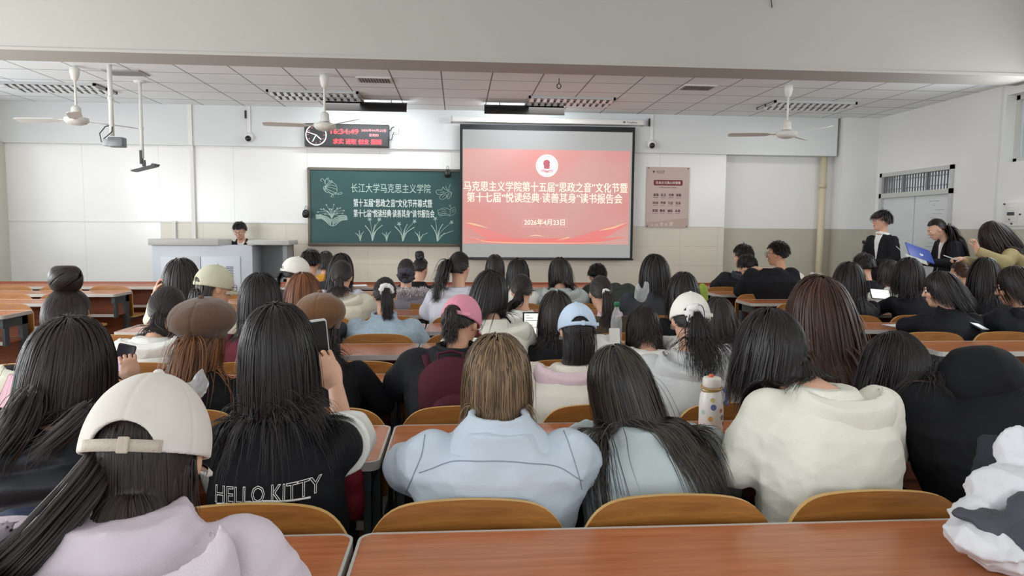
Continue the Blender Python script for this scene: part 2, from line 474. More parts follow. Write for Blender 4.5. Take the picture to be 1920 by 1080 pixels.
def make_chair(x, k, label, group):
    global CHAIR
    y = far(k)+.062
    if CHAIR is None:
        r = empty('plywood_seat', (x, y, 0))
        v, f, mi = chair_back_mesh()
        mesh_obj('backrest', v, f, [m_ply, m_plyedge], r, True, mi, None, 40)
        MB().prism(round_rect(-.22, .22, .06, .43, .06), .425, .443, 'xy', 0, 1).build('seat', [m_ply, m_plyedge], r, sharp=40)
        b = MB()
        for s in (-.17, .17):
            b.box(s-.012, s+.012, -.045, .0, .02, .60).box(s-.012, s+.012, -.02, .34, .395, .425)
            b.box(s-.03, s+.03, -.06, .08, 0, .02)
        b.build('bracket', m_leg, r)
        CHAIR = r
    else:
        r = CHAIR.copy(); COL.objects.link(r); r.location = (x, y, 0)
        for c in list(CHAIR.children):
            d = c.copy(); COL.objects.link(d); d.parent = r
    tag(r, label, 'chair', group)
    return r

MIDX = [-2.43, -.245, 1.94]; LEFTX = (-5.93, -3.74); RIGHTX = (3.02, 5.20)
ORD = ['nearest', 'second', 'third', 'fourth', 'fifth', 'sixth', 'seventh', 'eighth', 'ninth']
for k in range(9):
    for b, nm in ((0, 'left of the middle gap'), (1, 'right of the middle gap')):
        make_desk(MIDX[b]+.006, MIDX[b+1]-.006, k, 'red-brown laminate row desk, %s from the camera, %s' % (ORD[k], nm), 'row desks of the middle block', lip=(k == 8))
for k in range(4, 9):
    make_desk(LEFTX[0], LEFTX[1]+(.42 if k == 8 else 0), k, 'empty red-brown row desk left of the side aisle, %s from the front wall' % ['nearest', 'second', 'third', 'fourth', 'fifth'][8-k], 'row desks of the left block', lip=(k == 8))
for k in range(3, 9):
    make_desk(RIGHTX[0], RIGHTX[1], k, 'red-brown row desk in the block by the door, %s from the front wall' % ['nearest', 'second', 'third', 'fourth', 'fifth', 'sixth'][8-k], 'row desks of the right block', lip=(k == 8))

def seat_x(block, i):
    x0 = {'L': LEFTX[0], 'A': MIDX[0], 'B': MIDX[1], 'R': RIGHTX[0]}[block]
    return x0 + SEATP*(i+.5) + (0.0 if block in 'AB' else 0.003)

# ------------------------------------------------------------------ lectern console on the platform
struct('floor_platform', MB().box(-4.6, 4.0, 9.75, YF, 0, .16), mat('platform_boards', '#8d6a4c', .5, noise=.1, nscale=6))
m_con = mat('console_grey', '#c3c9d0', 0.42, noise=0.02, nscale=4)
m_contop = mat('console_top', '#b9b9b4', 0.45)
m_cond = mat('console_dark_grey', '#8b8e90', 0.5)
lec = tag(empty('lectern_console', (-3.25, 10.1, .16)), 'large grey steel lectern console with louvred double doors on the platform', 'lectern')
MB().box(-.92, .42, -.18, .32, 0, 1.08, 0, .01).build('cabinet', m_con, lec, sharp=30)
for s, a, b in ((0, -.80, -.275), (1, -.265, .26)):
    d = MB().box(a, b, -.196, -.18, .10, .93, 0, .005).build('door', mat('console_door', '#ccd2d9', .4), lec, sharp=30)
    lv = MB()
    for cx in ((a+.13, a+.38)):
        for j in range(9): lv.box(cx-.05, cx+.05, -.200, -.196, .78-j*.022, .79-j*.022)
    for cx in ((a+.38,) if s else ()):
        for j in range(16): lv.box(cx-.05, cx+.05, -.200, -.196, .56-j*.022, .57-j*.022)
    lv.build('louvres', m_dark, d)
MB().box(-.95, -.02, -.22, .36, 1.08, 1.165, 0, .008).build('left_worktop', m_contop, lec, sharp=30)
MB().box(.42, .86, -.05, .34, .55, .62, 0, .006).box(.80, .86, -.05, .34, 0, 1.09).box(.42, .86, .30, .34, 0, 1.09).build('side_shelf', m_cond, lec, sharp=30)
MB().box(.36, .92, -.20, .36, 1.09, 1.155, 0, .008).build('right_worktop', m_contop, lec, sharp=30)
MB().box(-.02, .36, .0, .36, 1.02, 1.07).build('keyboard_tray', m_cond, lec)

# ------------------------------------------------------------------ chalkboard with chalk lettering and drawings
m_board = mat('green_chalkboard', '#27504f', 0.5, noise=0.10, nscale=2.2)
m_chalk = mat('white_chalk', '#dfeae6', 0.9)
m_chalk2 = mat('pale_chalk', '#b9d0c8', 0.9)
bx0, bx1, bz0, bz1 = -2.275, .12, 1.262, 2.388
cb = tag(empty('chalkboard', ((bx0+bx1)/2, YF-.03, bz0)), 'dark green chalkboard with white chalk lettering and flower drawings', 'chalkboard')
ox = (bx0+bx1)/2
MB().box(bx0-ox, bx1-ox, -.012, .03, 0, bz1-bz0).build('board', m_board, cb)
fr = MB(); W2 = (bx1-bx0)/2; H2 = bz1-bz0
fr.box(-W2-.02, -W2+.02, -.03, .03, -.02, H2+.02, b=.005).box(W2-.02, W2+.02, -.03, .03, -.02, H2+.02, b=.005).box(-W2, W2, -.03, .03, H2-.015, H2+.025, b=.005)
fr.build('frame', mat('board_frame', '#6d675d', .45, metal=.2), cb, sharp=30)
MB().box(-W2-.02, W2+.02, -.05, .03, -.045, .0, b=.006).build('chalk_ledge', mat('ledge_brown', '#5a5049', .5), cb, sharp=30)
def bp(zx, zy):   # drawing position -> board-local metres
    return (-2.272+(560+zx/6-580)*.00815-ox, -.0145, 2.388-(310+zy/6-317)*.00812-bz0)
def bt(body, x0, x1, zy, h, m, off=-.0):
    a = bp(x0, zy); b = bp(x1, zy)
    return text(body, .1, m, ((a[0]+b[0])/2, -.0145, a[2]), cb, 'chalk_lettering', width=b[0]-a[0], height=h*.00135, extrude=.0004, bold=off)
bt('长江大学马克思主义学院', 585, 1480, 258, 105, m_chalk2)
bt('第十五届“思政之音”文化节开幕式暨', 610, 1495, 425, 92, m_chalk, .004)
bt('第十七届“悦读经典·读善其身”读书报告会', 610, 1520, 542, 88, m_chalk, .004)
def stroke(mb, pts, r=.0035, mi=0, smooth=True):
    P = np.array([bp(*p) for p in pts])
    if smooth and len(P) > 2:
        t = np.linspace(0, len(P)-1, len(P)*5); i0 = np.clip(np.floor(t).astype(int), 0, len(P)-2); fr_ = (t-i0)[:, None]
        Pm = P[np.clip(i0-1, 0, len(P)-1)]; P0 = P[i0]; P1 = P[i0+1]; P2 = P[np.clip(i0+2, 0, len(P)-1)]
        P = .5*((2*P0)+(-Pm+P1)*fr_+(2*Pm-5*P0+4*P1-P2)*fr_**2+(-Pm+3*P0-3*P1+P2)*fr_**3)
        P[1:] += (P[1:] == P[:-1]).all(1)[:, None]*1e-5
    mb.tube(P, r, 4, mi, flat=1.0, ref=(0, 1, 0))
def drawing(name, strokes, r=.0035):
    mb = MB()
    for s in strokes: stroke(mb, s if not isinstance(s, dict) else s['p'], r if not isinstance(s, dict) else s['r'])
    return mb.build(name, m_chalk2, cb, smooth=True)
# butterflies
bf = [[(300, 215), (290, 170), (265, 150), (248, 165), (262, 182)], [(300, 215), (305, 165), (330, 138), (335, 155), (318, 160)],
      [(300, 235), (340, 190), (380, 190), (420, 220), (430, 270), (420, 310), (380, 320), (330, 290), (300, 250)],
      [(300, 245), (360, 220), (415, 235)], [(300, 245), (370, 250), (428, 270)], [(302, 250), (360, 285), (415, 305)], [(300, 240), (345, 205), (370, 195)], [(330, 180), (345, 165), (355, 185)], [(350, 180), (372, 170), (378, 192)],
      [(300, 230), (278, 250), (290, 280), (310, 300), (345, 310), (375, 325), (360, 350), (380, 355), (388, 335), (375, 325)], [(380, 320), (430, 320), (470, 300), (485, 315), (455, 325), (430, 318)], [(300, 235), (295, 260), (305, 290)], [(285, 260), (300, 275)]]
drawing('butterfly_drawing', bf)
bf2 = [[(1690, 270), (1690, 230), (1708, 195)], [(1680, 268), (1660, 240), (1650, 215)], [(1685, 270), (1640, 250), (1620, 225), (1605, 260), (1560, 260), (1540, 280), (1560, 310), (1610, 310), (1660, 290), (1685, 272)],
       [(1660, 290), (1600, 320), (1580, 350), (1610, 370), (1650, 350), (1675, 320), (1690, 290)], [(1675, 320), (1670, 360), (1700, 345), (1715, 310), (1700, 280)], [(1685, 275), (1720, 290), (1710, 320)], [(1640, 280), (1590, 290)], [(1650, 310), (1610, 345)], [(1690, 300), (1690, 340)], [(1665, 305), (1655, 340)]]
drawing('butterfly_drawing', bf2, .0028)
book = [{'p': [(190, 560), (250, 562), (310, 580), (365, 610), (420, 585), (480, 562), (530, 565)], 'r': .006}, {'p': [(195, 605), (250, 600), (300, 630), (340, 670), (385, 680), (420, 660), (470, 620), (545, 610)], 'r': .006},
        [(190, 560), (195, 605)], [(530, 565), (545, 610)], [(365, 610), (385, 680)], [(365, 610), (345, 675)]]
for i in range(1, 5):
    book.append({'p': [(192, 560+i*9), (250, 562+i*8), (310, 582+i*12), (360, 612+i*14)], 'r': .005}); book.append({'p': [(375, 612+i*14), (420, 588+i*13), (480, 565+i*10), (535, 567+i*9)], 'r': .005})
for i in range(17):
    a = -1.25+i*2.5/16; L = 120+40*math.sin(i*2.3); x1 = 365+math.sin(a)*L*1.15; y1 = 595-math.cos(a)*L
    book.append({'p': [(368, 600), (365+math.sin(a*.6)*L*.5, 600-L*.5), (x1, y1)], 'r': .0025})
    for q in range(4):
        an = q*PI/4+i; book.append({'p': [(x1-9*math.cos(an), y1-9*math.sin(an)), (x1+9*math.cos(an), y1+9*math.sin(an))], 'r': .0022})
drawing('open_book_drawing', book)
bk2 = [[(1560, 490), (1640, 465), (1700, 480), (1755, 455), (1760, 520), (1700, 555), (1640, 545), (1580, 555), (1560, 490)], [(1700, 480), (1705, 550)], [(1600, 490), (1650, 480)], [(1605, 510), (1660, 500)], [(1610, 530), (1660, 520)], [(1570, 520), (1640, 530), (1700, 545)], [(1580, 540), (1640, 550)],
       [(1715, 470), (1700, 440)], [(1690, 430), (1700, 440), (1712, 428)], [(1715, 495), (1750, 480)], [(1718, 515), (1752, 500)]]
drawing('book_drawing', bk2, .0026)
def plant(cx, blades, flowers):
    st = []
    for (ex, ey) in blades:
        mx = cx+(ex-cx)*.25; my = 850-(850-ey)*.55
        P = [(cx, 850), (mx, my), (ex, ey)]
        st.append({'p': P, 'r': .0062 if abs(850-ey) > 140 else .004})
        st.append({'p': [(cx+4, 850), (mx+5, my+8), (cx+(mx-cx)*1.8, my-30)], 'r': .004})
    for (ex, ey) in flowers:
        st.append({'p': [(cx, 850), (cx+(ex-cx)*.25, 850-(850-ey)*.5), (ex, ey)], 'r': .0028})
        for q in range(5):
            an = q*2*PI/5+.3; st.append({'p': [(ex, ey), (ex+24*math.cos(an), ey+24*math.sin(an))], 'r': .0065})
    drawing('flower_drawing', st)
plant(680, [(625, 757), (670, 730), (725, 742)], [])
plant(818, [(740, 675), (855, 660), (935, 668)], [(793, 605), (900, 605)])
plant(978, [(930, 757), (975, 745), (1030, 737)], [])
plant(1162, [(1072, 680), (1215, 655), (1295, 688)], [(1122, 652), (1298, 622)])
plant(1348, [(1300, 742), (1352, 735), (1445, 752)], [])
plant(1555, [(1485, 662), (1620, 648), (1740, 725)], [(1533, 590), (1720, 630)])
# two black eraser pouches hung at the board edges
for (x, z, lb) in ((-2.31, 1.70, 'small black eraser pouch hanging at the left edge of the chalkboard'), (-.16, 2.335, 'small black eraser pouch hanging near the top right corner of the chalkboard')):
    r = tag(empty('eraser_pouch', (x, YF-.13, z)), lb, 'pouch', 'eraser pouches on the chalkboard')
    MB().lathe([(.012, .07), (.04, .05), (.055, .0), (.045, -.045), (.015, -.06)], n=14).build('pouch', m_black, r, smooth=True)
    MB().tube([(-.02, 0, .05), (-.01, .04, .12), (.01, .06, .12), (.02, 0, .05)], .004, 5).build('loop', m_black, r)

# ------------------------------------------------------------------ projection screen, lit by the projector
def screen_mat(name, c, s=.62, d='#c9c9c9'):
    m = mat(name, c, .8)
    b = m.node_tree.nodes['Principled BSDF']
    b.inputs['Emission Color'].default_value = lin(c); b.inputs['Emission Strength'].default_value = s
    b.inputs['Base Color'].default_value = tuple(v*.26 for v in lin(c)[:3])+(1,)
    return m
m_scr = screen_mat('screen_fabric', '#d2d3d2', .38, '#8c8c8c')
m_pink = screen_mat('slide_pink', '#eab4ae', .64, '#8c7c7a')
# broad soft gradient of the slide itself
nt = m_pink.node_tree; b_ = nt.nodes['Principled BSDF']
tc = nt.nodes.new('ShaderNodeTexCoord'); nz = nt.nodes.new('ShaderNodeTexNoise'); nz.inputs['Scale'].default_value = .9; nz.inputs['Detail'].default_value = 1
rp = nt.nodes.new('ShaderNodeValToRGB'); rp.color_ramp.elements[0].position = .3; rp.color_ramp.elements[1].position = .7
rp.color_ramp.elements[0].color = lin('#ee9690'); rp.color_ramp.elements[1].color = lin('#e4b9b0')
nt.links.new(tc.outputs['Object'], nz.inputs['Vector']); nt.links.new(nz.outputs['Fac'], rp.inputs['Fac']); nt.links.new(rp.outputs['Color'], b_.inputs['Emission Color'])
SY = YF-.16
ps = tag(empty('projection_screen', (1.37, SY, 1.0)), 'large pull-down projection screen showing a pink title slide with a round emblem', 'screen')
def sx(px): return (px-1020)*.00826*.9855
def sz(py): return 3.105-(py-231)*.00812*.985-1.0
MB().box(sx(855), sx(1189), 0, .012, sz(489), sz(233)).build('black_border', mat('screen_black', '#151517', .6), ps)
MB().box(sx(860), sx(1184), -.004, 0, sz(487), sz(243)).build('screen_fabric', m_scr, ps)
MB().box(sx(861), sx(1180.5), -.007, -.004, sz(461), sz(279)).build('slide', m_pink, ps)
MB().cyl((sx(853), 0, sz(490)), (sx(1190), 0, sz(490)), .014).build('bottom_bar', mat('bar_black', '#2a2b2d', .4), ps, smooth=True)
m_ltxt = screen_mat('slide_cream_letters', '#fdf3dc', .95)
def st(body, x0, x1, y, hh, m=m_ltxt, off=.004):
    return text(body, .1, m, ((sx(x0)+sx(x1))/2, -.0085, sz(y)), ps, 'slide_lettering', width=sx(x1)-sx(x0), height=hh*.0081, extrude=.0006, bold=off)
st('马克思主义学院第十五届“思政之音”文化节暨', 862, 1176, 352, 19)
st('第十七届“悦读经典·读善其身”读书报告会', 868, 1166, 373, 19)
st('2026年4月23日', 978, 1056, 419.5, 12)
db = MB()
for a, b, c, d in ((974, 1061, 411.5, 412), (974, 1061, 427, 427.5), (974, 974.6, 411.5, 427.5), (1060.4, 1061, 411.5, 427.5)): db.box(sx(a), sx(b), -.009, -.007, sz(d), sz(c))
db.build('date_frame', screen_mat('slide_frame', '#f3c3ba', .8), ps)
MB().lathe([(0.001, -.009), (.172, -.009), (.172, -.0072)], (sx(1020), 0, sz(309.5)), 40, 0, 'y').build('emblem_disc', screen_mat('slide_white', '#ffffff', .95), ps)
em = MB()
cx, cz = sx(1020), sz(309.5)
bust = [(-.045, -.02), (-.06, .02), (-.05, .065), (-.01, .085), (.035, .07), (.05, .035), (.038, .02), (.05, -.005), (.035, -.03), (.05, -.05), (.01, -.06), (-.05, -.055)]
em.prism([(cx+a, cz+b+.01) for a, b in bust], -.0105, -.009, 'xz')
for s in (-1, 1):
    for j in range(3):
        em.prism([(cx, cz-.075-j*.012), (cx+s*.05, cz-.055-j*.016), (cx+s*.10, cz-.062-j*.014), (cx+s*.10, cz-.069-j*.014), (cx+s*.05, cz-.064-j*.016), (cx, cz-.085-j*.012)][::s], -.0105, -.009, 'xz')
em.build('emblem_figure', screen_mat('slide_rose', '#cf6f7c', .6), ps)
rg = MB()
for i in range(40):
    a = PI*2*i/40
    if abs(math.sin(a)+.75) < .2: continue
    x, z = cx+.145*math.cos(a), cz+.145*math.sin(a)
    rg.box(x-.005, x+.005, -.0105, -.009, z-.006, z+.006)
rg.build('emblem_ring_marks', MATS['slide_rose'], ps)
# red ribbons along the bottom of the slide
def ribbon(pts, th, c, nm='slide_ribbon', yy=-.0085):
    P = np.array(pts, float); t = np.linspace(0, 1, 30)
    x = np.interp(t, np.linspace(0, 1, len(P)), P[:, 0]); y = np.interp(t, np.linspace(0, 1, len(P)), P[:, 1])
    k = np.ones(7)/7; y = np.convolve(np.pad(y, 3, mode='edge'), k, 'valid')
    w = th*np.sin(PI*np.clip(t, .02, .98))
    vs = [(sx(a), yy, sz(min(b+ww, 460.8))) for a, b, ww in zip(x, y, w)]+[(sx(a), yy, sz(min(b-ww, 460.8))) for a, b, ww in zip(x, y, w)]
    return mesh_obj(nm, vs, [(i, i+1, 31+i, 30+i) for i in range(29)], screen_mat('slide_'+c, c, .72), ps)
ribbon([(862, 421), (900, 440), (950, 455), (1000, 460)], 9, '#f3938f')
ribbon([(1180, 419), (1140, 436), (1090, 452), (1040, 460)], 10, '#f58f8c')
ribbon([(862, 452), (930, 456), (1020, 454), (1110, 455), (1180, 445)], 5, '#f88a83', yy=-.0088)
ribbon([(864, 420), (885, 424), (910, 431)], 1.6, '#ffd0a8', yy=-.0092)
ribbon([(1178, 417), (1150, 428), (1120, 434)], 1.6, '#ffd3ab', yy=-.0092)
ribbon([(985, 446), (1000, 443.5), (1018, 446)], .9, '#ffd9b8', yy=-.0092)
ribbon([(1040, 454), (1065, 447), (1062, 449)], 1.5, '#ffc79f', yy=-.0092)
ribbon([(875, 447), (900, 457), (960, 459), (1080, 459), (1160, 455)], 1.0, '#ffcaa8', yy=-.0092)
MB().box(sx(840), sx(1204), -.06, .10, sz(229.5), sz(220), b=.008).build('housing', m_pvc, ps, sharp=30)
en = MB(); en.box(sx(838), sx(841), -.065, .10, sz(230), sz(219)).box(sx(1203), sx(1206), -.065, .10, sz(230), sz(219)); en.build('end_cap', mat('cap_grey', '#c5c6c4', .5), ps)
text('■ Tongfang', .1, mat('logo_grey', '#56595c', .6), (sx(1177), -.062, sz(225)), ps, 'housing_logo', width=.22, height=.03, extrude=.0005)

# ------------------------------------------------------------------ LED clock board
led = tag(empty('led_clock_board', (-1.68, YF-.10, 2.715)), 'black LED board with round clock face and red digits above the chalkboard', 'clock')
MB().box(-.63, .63, -.04, .05, 0, .345, 0, .01).build('case', mat('led_case', '#232326', .4), led, sharp=30)
MB().box(-.61, .61, -.043, -.04, .02, .325).build('led_panel', mat('led_panel', '#2c2f31', .5, noise=.06, nscale=300), led)
m_led = mat('led_red', '#ff3b46', .5, emit=1.6); m_ledp = mat('led_pink', '#ff8b95', .5, emit=.8); m_ledw = mat('clock_white', '#ffffff', .5, emit=.9)
ring = MB(); a = np.linspace(0, 2*PI, 49)
ring.tube([(-.455+.15*math.cos(t), -.046, .172+.15*math.sin(t)) for t in a], .007, 6); ring.build('clock_ring', m_ledw, led, smooth=True)
hd = MB()
for ang, L, r in ((162, .14, .005), (-118, .11, .006), (-42, .10, .007)):
    t = math.radians(ang); hd.tube([(-.455, -.047, .172), (-.455+L*math.cos(t), -.047, .172+L*math.sin(t))], r, 6)
hd.build('clock_hands', m_ledw, led)
for h in range(1, 13):
    t = PI/2-h*PI/6
    text(str(h), .028, m_ledp, (-.455+.118*math.cos(t), -.0435, .172+.118*math.sin(t)), led, 'clock_numeral', extrude=.0004)
text('16:34:49', .1, m_led, (-.045, -.0435, .225), led, 'led_digits', width=.41, height=.075, bold=.006, extrude=.0005)
text('2026年04月23日', .05, m_ledp, (.405, -.0435, .25), led, 'led_digits', width=.37, height=.042, extrude=.0005)
text('星期四', .05, m_ledp, (.405, -.0435, .18), led, 'led_digits', width=.14, height=.04, extrude=.0005)
text('求实 进取 创业 报国', .1, m_led, (.155, -.0435, .075), led, 'led_digits', width=.72, height=.078, bold=.004, extrude=.0005)
sk = tag(empty('socket_box', (-.955, YF-.06, 2.975)), 'white square socket box on the wall right of the LED clock', 'socket')
MB().box(-.045, .045, -.02, .005, -.045, .045, 0, .006).build('plate', m_pvc, sk, sharp=30)
MB().tube([(0, -.005, .04), (0, -.005, .33)], .004, 6).build('drop_wire', m_pvc, sk)
w_ = MB().tube([(-.11, -.03, .0), (-.07, -.04, .01), (-.05, -.03, .05), (-.02, -.02, .06)], .007, 6); w_.tube([(-.11, -.03, -.14), (-.06, -.04, -.13), (-.04, -.03, -.06), (-.02, -.02, -.01)], .005, 6)
w_.build('cable', m_black, sk, smooth=True)

# ------------------------------------------------------------------ poster
m_post = mat('poster_paper', '#c9b4ac', .5, noise=.03, nscale=3)
po = tag(empty('wall_poster', (3.333, YF-.012, 1.54)), 'beige-pink values poster with a dark red title bar beside the screen', 'poster')
MB().box(-.348, .348, -.004, .010, 0, .958).build('sheet', m_post, po)
def px_(v): return (v-441)/864*120*.00863
def pz_(v): return .958-(v-162)/1080*150*.00868*.92
m_pr = mat('poster_dark_red', '#7b1d26', .5); m_pd = mat('poster_brown', '#5b3434', .6); m_pw = mat('poster_white', '#f1e6e2', .6)
MB().prism(round_rect(px_(247), px_(638), pz_(424), pz_(346), .016), -.0065, -.004, 'xz').build('title_bar', m_pr, po)
text('社会主义核心价值观', .06, m_pw, (px_(442), -.008, pz_(387)), po, 'poster_lettering', width=.40, height=.045, bold=.002, extrude=.0004)
text('CORE SOCIALIST VALUES', .03, m_pd, (px_(440), -.006, pz_(453)), po, 'poster_lettering', width=.275, height=.016, extrude=.0004)
text('长江大学', .03, m_pd, (px_(338), -.006, pz_(226)), po, 'poster_lettering', width=.13, height=.028, extrude=.0004)
text('YANGTZE UNIVERSITY', .02, m_pd, (px_(338), -.006, pz_(248)), po, 'poster_lettering', width=.13, height=.008, extrude=.0004)
MB().prism([(px_(232), pz_(217)), (px_(260), pz_(217)), (px_(256), pz_(240)), (px_(245), pz_(247)), (px_(235), pz_(240))][::-1], -.0055, -.004, 'xz').build('university_crest', m_pd, po)
words = [['富强', '民主', '文明', '和谐'], ['自由', '平等', '公正', '法治'], ['爱国', '敬业', '诚信', '友善']]
eng = [['PROSPERITY', 'DEMOCRACY', 'CIVILITY', 'HARMONY'], ['FREEDOM', 'EQUALITY', 'JUSTICE', 'RULE OF LAW'], ['PATRIOTISM', 'DEDICATION', 'INTEGRITY', 'FRIENDSHIP']]
for r_, zz in enumerate((562, 675, 787)):
    for c_ in range(4):
        xx = (280, 382, 485, 588)[c_]-r_*4
        text(words[r_][c_], .05, m_pd, (px_(xx), -.006, pz_(zz)), po, 'poster_lettering', width=.083, height=.044, bold=.003, extrude=.0004)
        text(eng[r_][c_], .02, m_pd, (px_(xx), -.006, pz_(zz+37)), po, 'poster_lettering', width=.078, height=.009, extrude=.0004)
MB().prism([(-.346, .002), (.346, .002), (.346, .15), (.2, .145), (0, .115), (-.2, .09), (-.346, .085)], -.0055, -.004, 'xz').build('hill_print', mat('poster_tan', '#bda79b', .6), po)
hp = MB()
for i, (w0, h0) in enumerate(((.03, .02), (.035, .025), (.045, .05), (.03, .04), (.055, .06))):
    x0 = -.26+i*.075; hp.box(x0, x0+w0, -.007, -.0055, .03, .03+h0)
hp.build('building_print', mat('poster_pale', '#d6c4ba', .6), po)
pn = MB()
for x in (-.32, .32):
    for z in (.02, .938): pn.lathe([(.001, -.010), (.009, -.009), (.009, -.004)], (x, 0, z), 8, 0, 'y')
pn.build('pins', m_dark, po)

# ------------------------------------------------------------------ conduits, pipe, cameras, hanging devices
r = tag(empty('wall_conduit', (-4.0, YF-.02, 1.2)), 'tall white cable duct running down the front wall behind the lectern', 'conduit')
MB().box(-.03, .03, -.06, -.035, 1.51, ZC-1.2).box(-.026, .026, -.022, .02, .0, 1.52).build('duct', m_pvc, r)
r = tag(empty('wall_conduit', (-4.29, YF-.02, 1.2)), 'short white cable duct stub beside the tall duct behind the lectern', 'conduit')
MB().box(-.022, .022, -.02, .02, 0, .36).box(-.03, .03, -.024, .02, .35, .38).build('duct', m_pvc, r)
r = tag(empty('drain_pipe', (5.93, YF+.06, 0)), 'cream vertical pipe in the alcove beside the corner column', 'pipe')
MB().cyl((0, 0, 0), (0, 0, 2.71), .055, n=20).build('pipe', mat('cream_pipe', '#cfc4a8', .5), r, smooth=True)
MB().cyl((0, 0, .72), (0, 0, .82), .064, n=20).cyl((0, 0, 2.2), (0, 0, 2.28), .064, n=20).build('collar', mat('cream_collar', '#c9bfa6', .5), r, smooth=True)
MB().cyl((-.05, -.02, .79), (-.13, -.05, .79), .03).cyl((-.13, -.05, .79), (-.15, -.055, .79), .045).build('inspection_cap', m_pvc, r, smooth=True)
def wall_cam(x, label):
    r = tag(empty('security_camera', (x, YF-.075, 2.82)), label, 'camera', 'dome cameras on the front wall')
    MB().box(-.022, .022, .0, .02, .06, .48).build('duct', m_pvc, r)
    MB().lathe([(.03, .09), (.055, .07), (.066, .03), (.066, .0), (.05, -.03), (.02, -.05)], n=20).build('housing', m_pvc, r, smooth=True)
    MB().lathe([(.04, -.069), (.044, -.05), (.044, -.03)], (0, 0, .0), 18, 0, 'y').build('lens_ring', m_black, r, smooth=True)
    MB().box(-.055, -.03, -.02, 0, .30, .42, 0, .004).build('power_adapter', m_black, r)
wall_cam(-3.14, 'small white dome camera on the front wall left of the LED clock')
wall_cam(3.03, 'small white dome camera on the front wall right of the screen')
r = tag(empty('ceiling_projector_pole', (-3.93, 8.42, 2.42)), 'white ceiling pole carrying a small grey camera box with looped cables', 'pole')
MB().cyl((0, 0, .10), (0, 0, .9), .026, n=14).cyl((0, 0, .5), (0, 0, .54), .032, n=14).build('pole', m_pvc, r, smooth=True)
MB().box(-.02, .14, -.07, .05, -.03, .08, 0, .01).build('camera_box', mat('device_grey', '#6f7376', .4, metal=.2), r, sharp=30)
MB().box(-.09, -.02, -.05, .03, -.02, .06, 0, .01).build('bracket_head', mat('device_light', '#a9adb0', .4), r, sharp=30)
MB().tube([(0, 0, .22), (-.06, -.02, .20), (-.12, -.03, .12), (-.11, -.02, .03), (-.05, -.03, .0)], .006, 6).tube([(.01, 0, .24), (.02, -.04, .14), (-.02, -.05, .10), (-.08, -.03, .06)], .006, 6).build('cables', m_black, r, smooth=True)
r = tag(empty('ceiling_mount_pole', (-3.98, 9.30, 2.25)), 'thin white ceiling pole ending in a flat tilted black bracket', 'pole')
MB().cyl((0, 0, .1), (0, 0, 1.06), .02, n=12).cyl((0, 0, 1.04), (0, 0, 1.06), .07, n=16).cyl((0, 0, .46), (0, 0, .49), .026, n=12).build('pole', m_pvc, r, smooth=True)
MB().box(-.025, .0, -.03, .03, .03, .20).box(0, .03, -.02, .02, 0, .08).build('clamp', m_black, r)
MB().prism([(-.12, -.055), (-.10, -.07), (.17, .0), (.19, .03), (.15, .035), (.13, .012)], -.09, .06, 'xz').build('flat_bracket', mat('bracket_black', '#2a2b2d', .4), r)

# ceiling fans
m_fan = mat('fan_white', '#dedcd5', .45)
def fan(x, y, rot, label):
    zr = ZC-.62
    r = tag(empty('ceiling_fan', (x, y, zr)), label, 'ceiling fan', 'white ceiling fans')
    MB().lathe([(.012, .61), (.05, .60), (.055, .55), (.035, .47), (.014, .45)], n=18).build('canopy', m_fan, r, smooth=True)
    MB().cyl((0, 0, .08), (0, 0, .60), .013, n=12).build('rod', m_fan, r, smooth=True)
    MB().lathe([(.03, .17), (.05, .15), (.055, .08), (.062, .06)], n=20).build('motor_cover', m_fan, r, smooth=True)
    MB().lathe([(.062, .05), (.125, .035), (.13, .0), (.10, -.03), (.05, -.045), (.002, -.05)], n=28).build('motor', m_fan, r, smooth=True)
    for j in range(3):
        a = rot+j*2*PI/3; c, s = math.cos(a), math.sin(a)
        v = []; 
        for t, w in ((.10, .02), (.2, .022), (.24, .055), (.4, .062), (.66, .065), (.70, .05)):
            for sd in (-1, 1):
                for zz in (0, -.006):
                    lx, ly = t, sd*w; v.append((c*lx-s*ly, s*lx+c*ly, .012+zz+sd*w*.22))
        f = []
        for i in range(5):
            b0 = i*4
            f += [(b0, b0+4, b0+6, b0+2), (b0+1, b0+3, b0+7, b0+5), (b0, b0+1, b0+5, b0+4), (b0+2, b0+6, b0+7, b0+3)]
        f += [(0, 2, 3, 1), (20, 21, 23, 22)]
        mesh_obj('blade', v, f, m_fan, r, False)
fan(-4.36, 8.52, 3.05, 'white three-blade ceiling fan at the left, beside the hanging camera pole')
fan(-1.58, 8.60, 3.3, 'white three-blade ceiling fan above the LED clock')
fan(4.06, 8.53, 2.9, 'white three-blade ceiling fan at the right, in front of the alcove')
r = tag(empty('ceiling_hook', (1.21, 8.55, ZC-.09)), 'small black ring hook on the ceiling left empty between the fans', 'hook')
MB().tube([(.025*math.cos(t), 0, .0+.028*math.sin(t)) for t in np.linspace(0, 2*PI, 17)], .006, 6).cyl((0, 0, .028), (0, 0, .09), .005).build('ring', m_dark, r, smooth=True)

